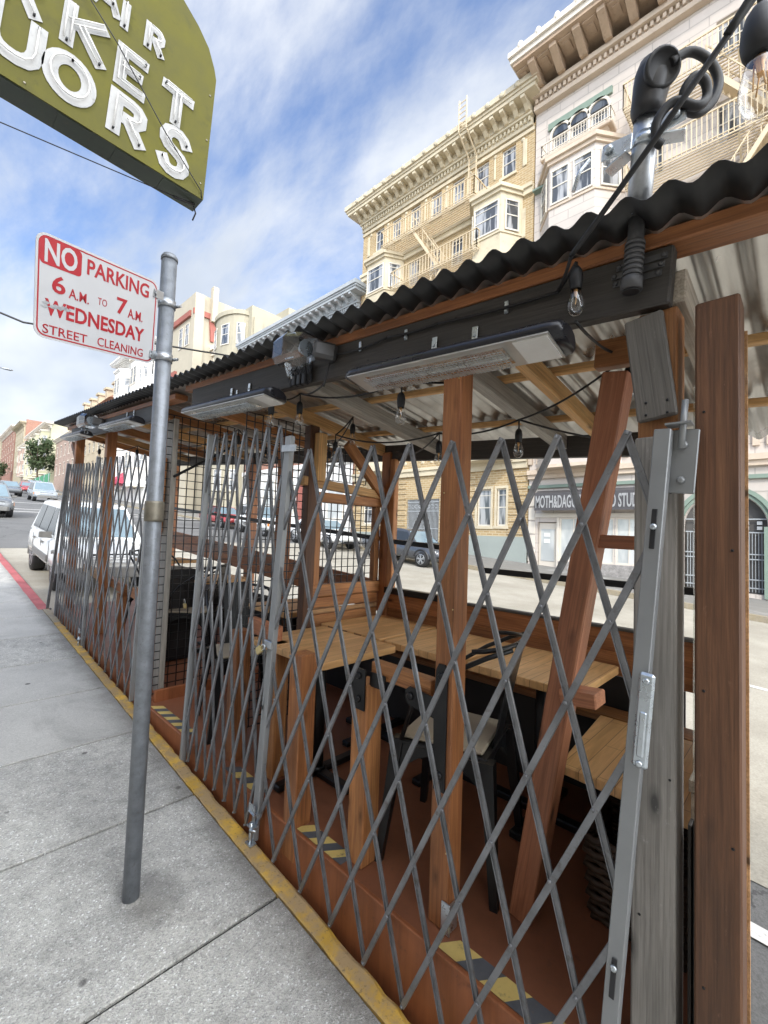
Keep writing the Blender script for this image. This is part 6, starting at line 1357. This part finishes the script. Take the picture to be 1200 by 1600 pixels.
        m = MB(); m.hexa([w_(2.2, -.6, .34), w_(2.27, -.5, .34), w_(2.27, .5, .34), w_(2.2, .6, .34)], [w_(2.2, -.6, .46), w_(2.27, -.5, .46), w_(2.27, .5, .46), w_(2.2, .6, .46)]); mk('bumper', m, 'black', T)
        for sy in (-1, 1):
            m = MB()
            for xx in (-.32, .7): m.bar(w_(xx, sy*.893, .36), w_(xx, sy*.885, .88), .008, .008, up=(1, 0, 0))
            mk('door_seam', m, 'black', T)
    return T
dn = -math.pi/2
car('white compact sport utility vehicle parked at the kerb just beyond the parklet', 2.16, 9.75, 'car_white', .80, 'suv', dn)
car('black sedan parked across the street, seen through the parklet window', 12.0, 10.3, 'car_black', .82, 'sedan', dn)
car('white sedan parked across the street behind the black one', 12.0, 15.2, 'car_white', .82, 'sedan', dn)
car('white sport utility vehicle parked across the street, beyond the partition', 12.0, 20.0, 'car_white', .85, 'suv', dn)
car('red hatchback parked across the street beyond the partition window', 12.0, 24.5, 'car_red', .82, 'sedan', dn)
car('grey sport utility vehicle at the left edge, up the near kerb', 1.95, 26.6, 'car_grey', .85, 'suv', dn)
car('silver sedan coming down the hill in the far lane', 6.9, 47.5, 'car_silver', .95, 'suv', dn, name='moving_car')
car('dark blue grey sedan coming down the hill farther left', 5.6, 57, 'car_grey', 1.0, 'sedan', dn, name='moving_car')
car('red car parked far up the hill on the other side', 8.6, 70, 'car_red', 1.0, 'sedan', dn)
car('white car at the crest beside the left edge of the picture', 4.5, 75, 'car_white', 1.0, 'sedan', dn)
car('silver van like car parked far up, by the green hoarding', 10.5, 78, 'car_silver', 1.0, 'suv', dn)
T = thing('construction_hoarding', (13.4, 92, gz(92)), 'green mesh hoarding on the pavement far up the hill', 'hoarding')
m = MB(); m.box(13.2, 13.3, 86, 100, gz(93), gz(93)+2.4); mk('panel', m, 'green_hoarding', T); m = MB()
for y in (86, 90, 94, 98): m.box(13.1, 13.19, y, y+.1, gz(y), gz(93)+2.5)
mk('post', m, 'galv', T)
T = thing('shop_awning_frame', (16.4, 60, gz(60)), 'dark red shop awning on the white ornate building up the street', 'awning')
m = MB(); m.prism([(16.95, 57, gz(60)+3.9), (15.2, 57, gz(60)+2.4), (15.2, 57, gz(60)+1.9), (16.95, 57, gz(60)+1.9)], (0, 7, 0)); mk('canopy', m, 'red_awning', T)
m = MB()
for y in (57.1, 63.9): m.bar((15.25, y, gz(60)+1.9), (16.95, y, gz(60)+1.4), .06, .06)
mk('strut', m, 'black_steel', T)
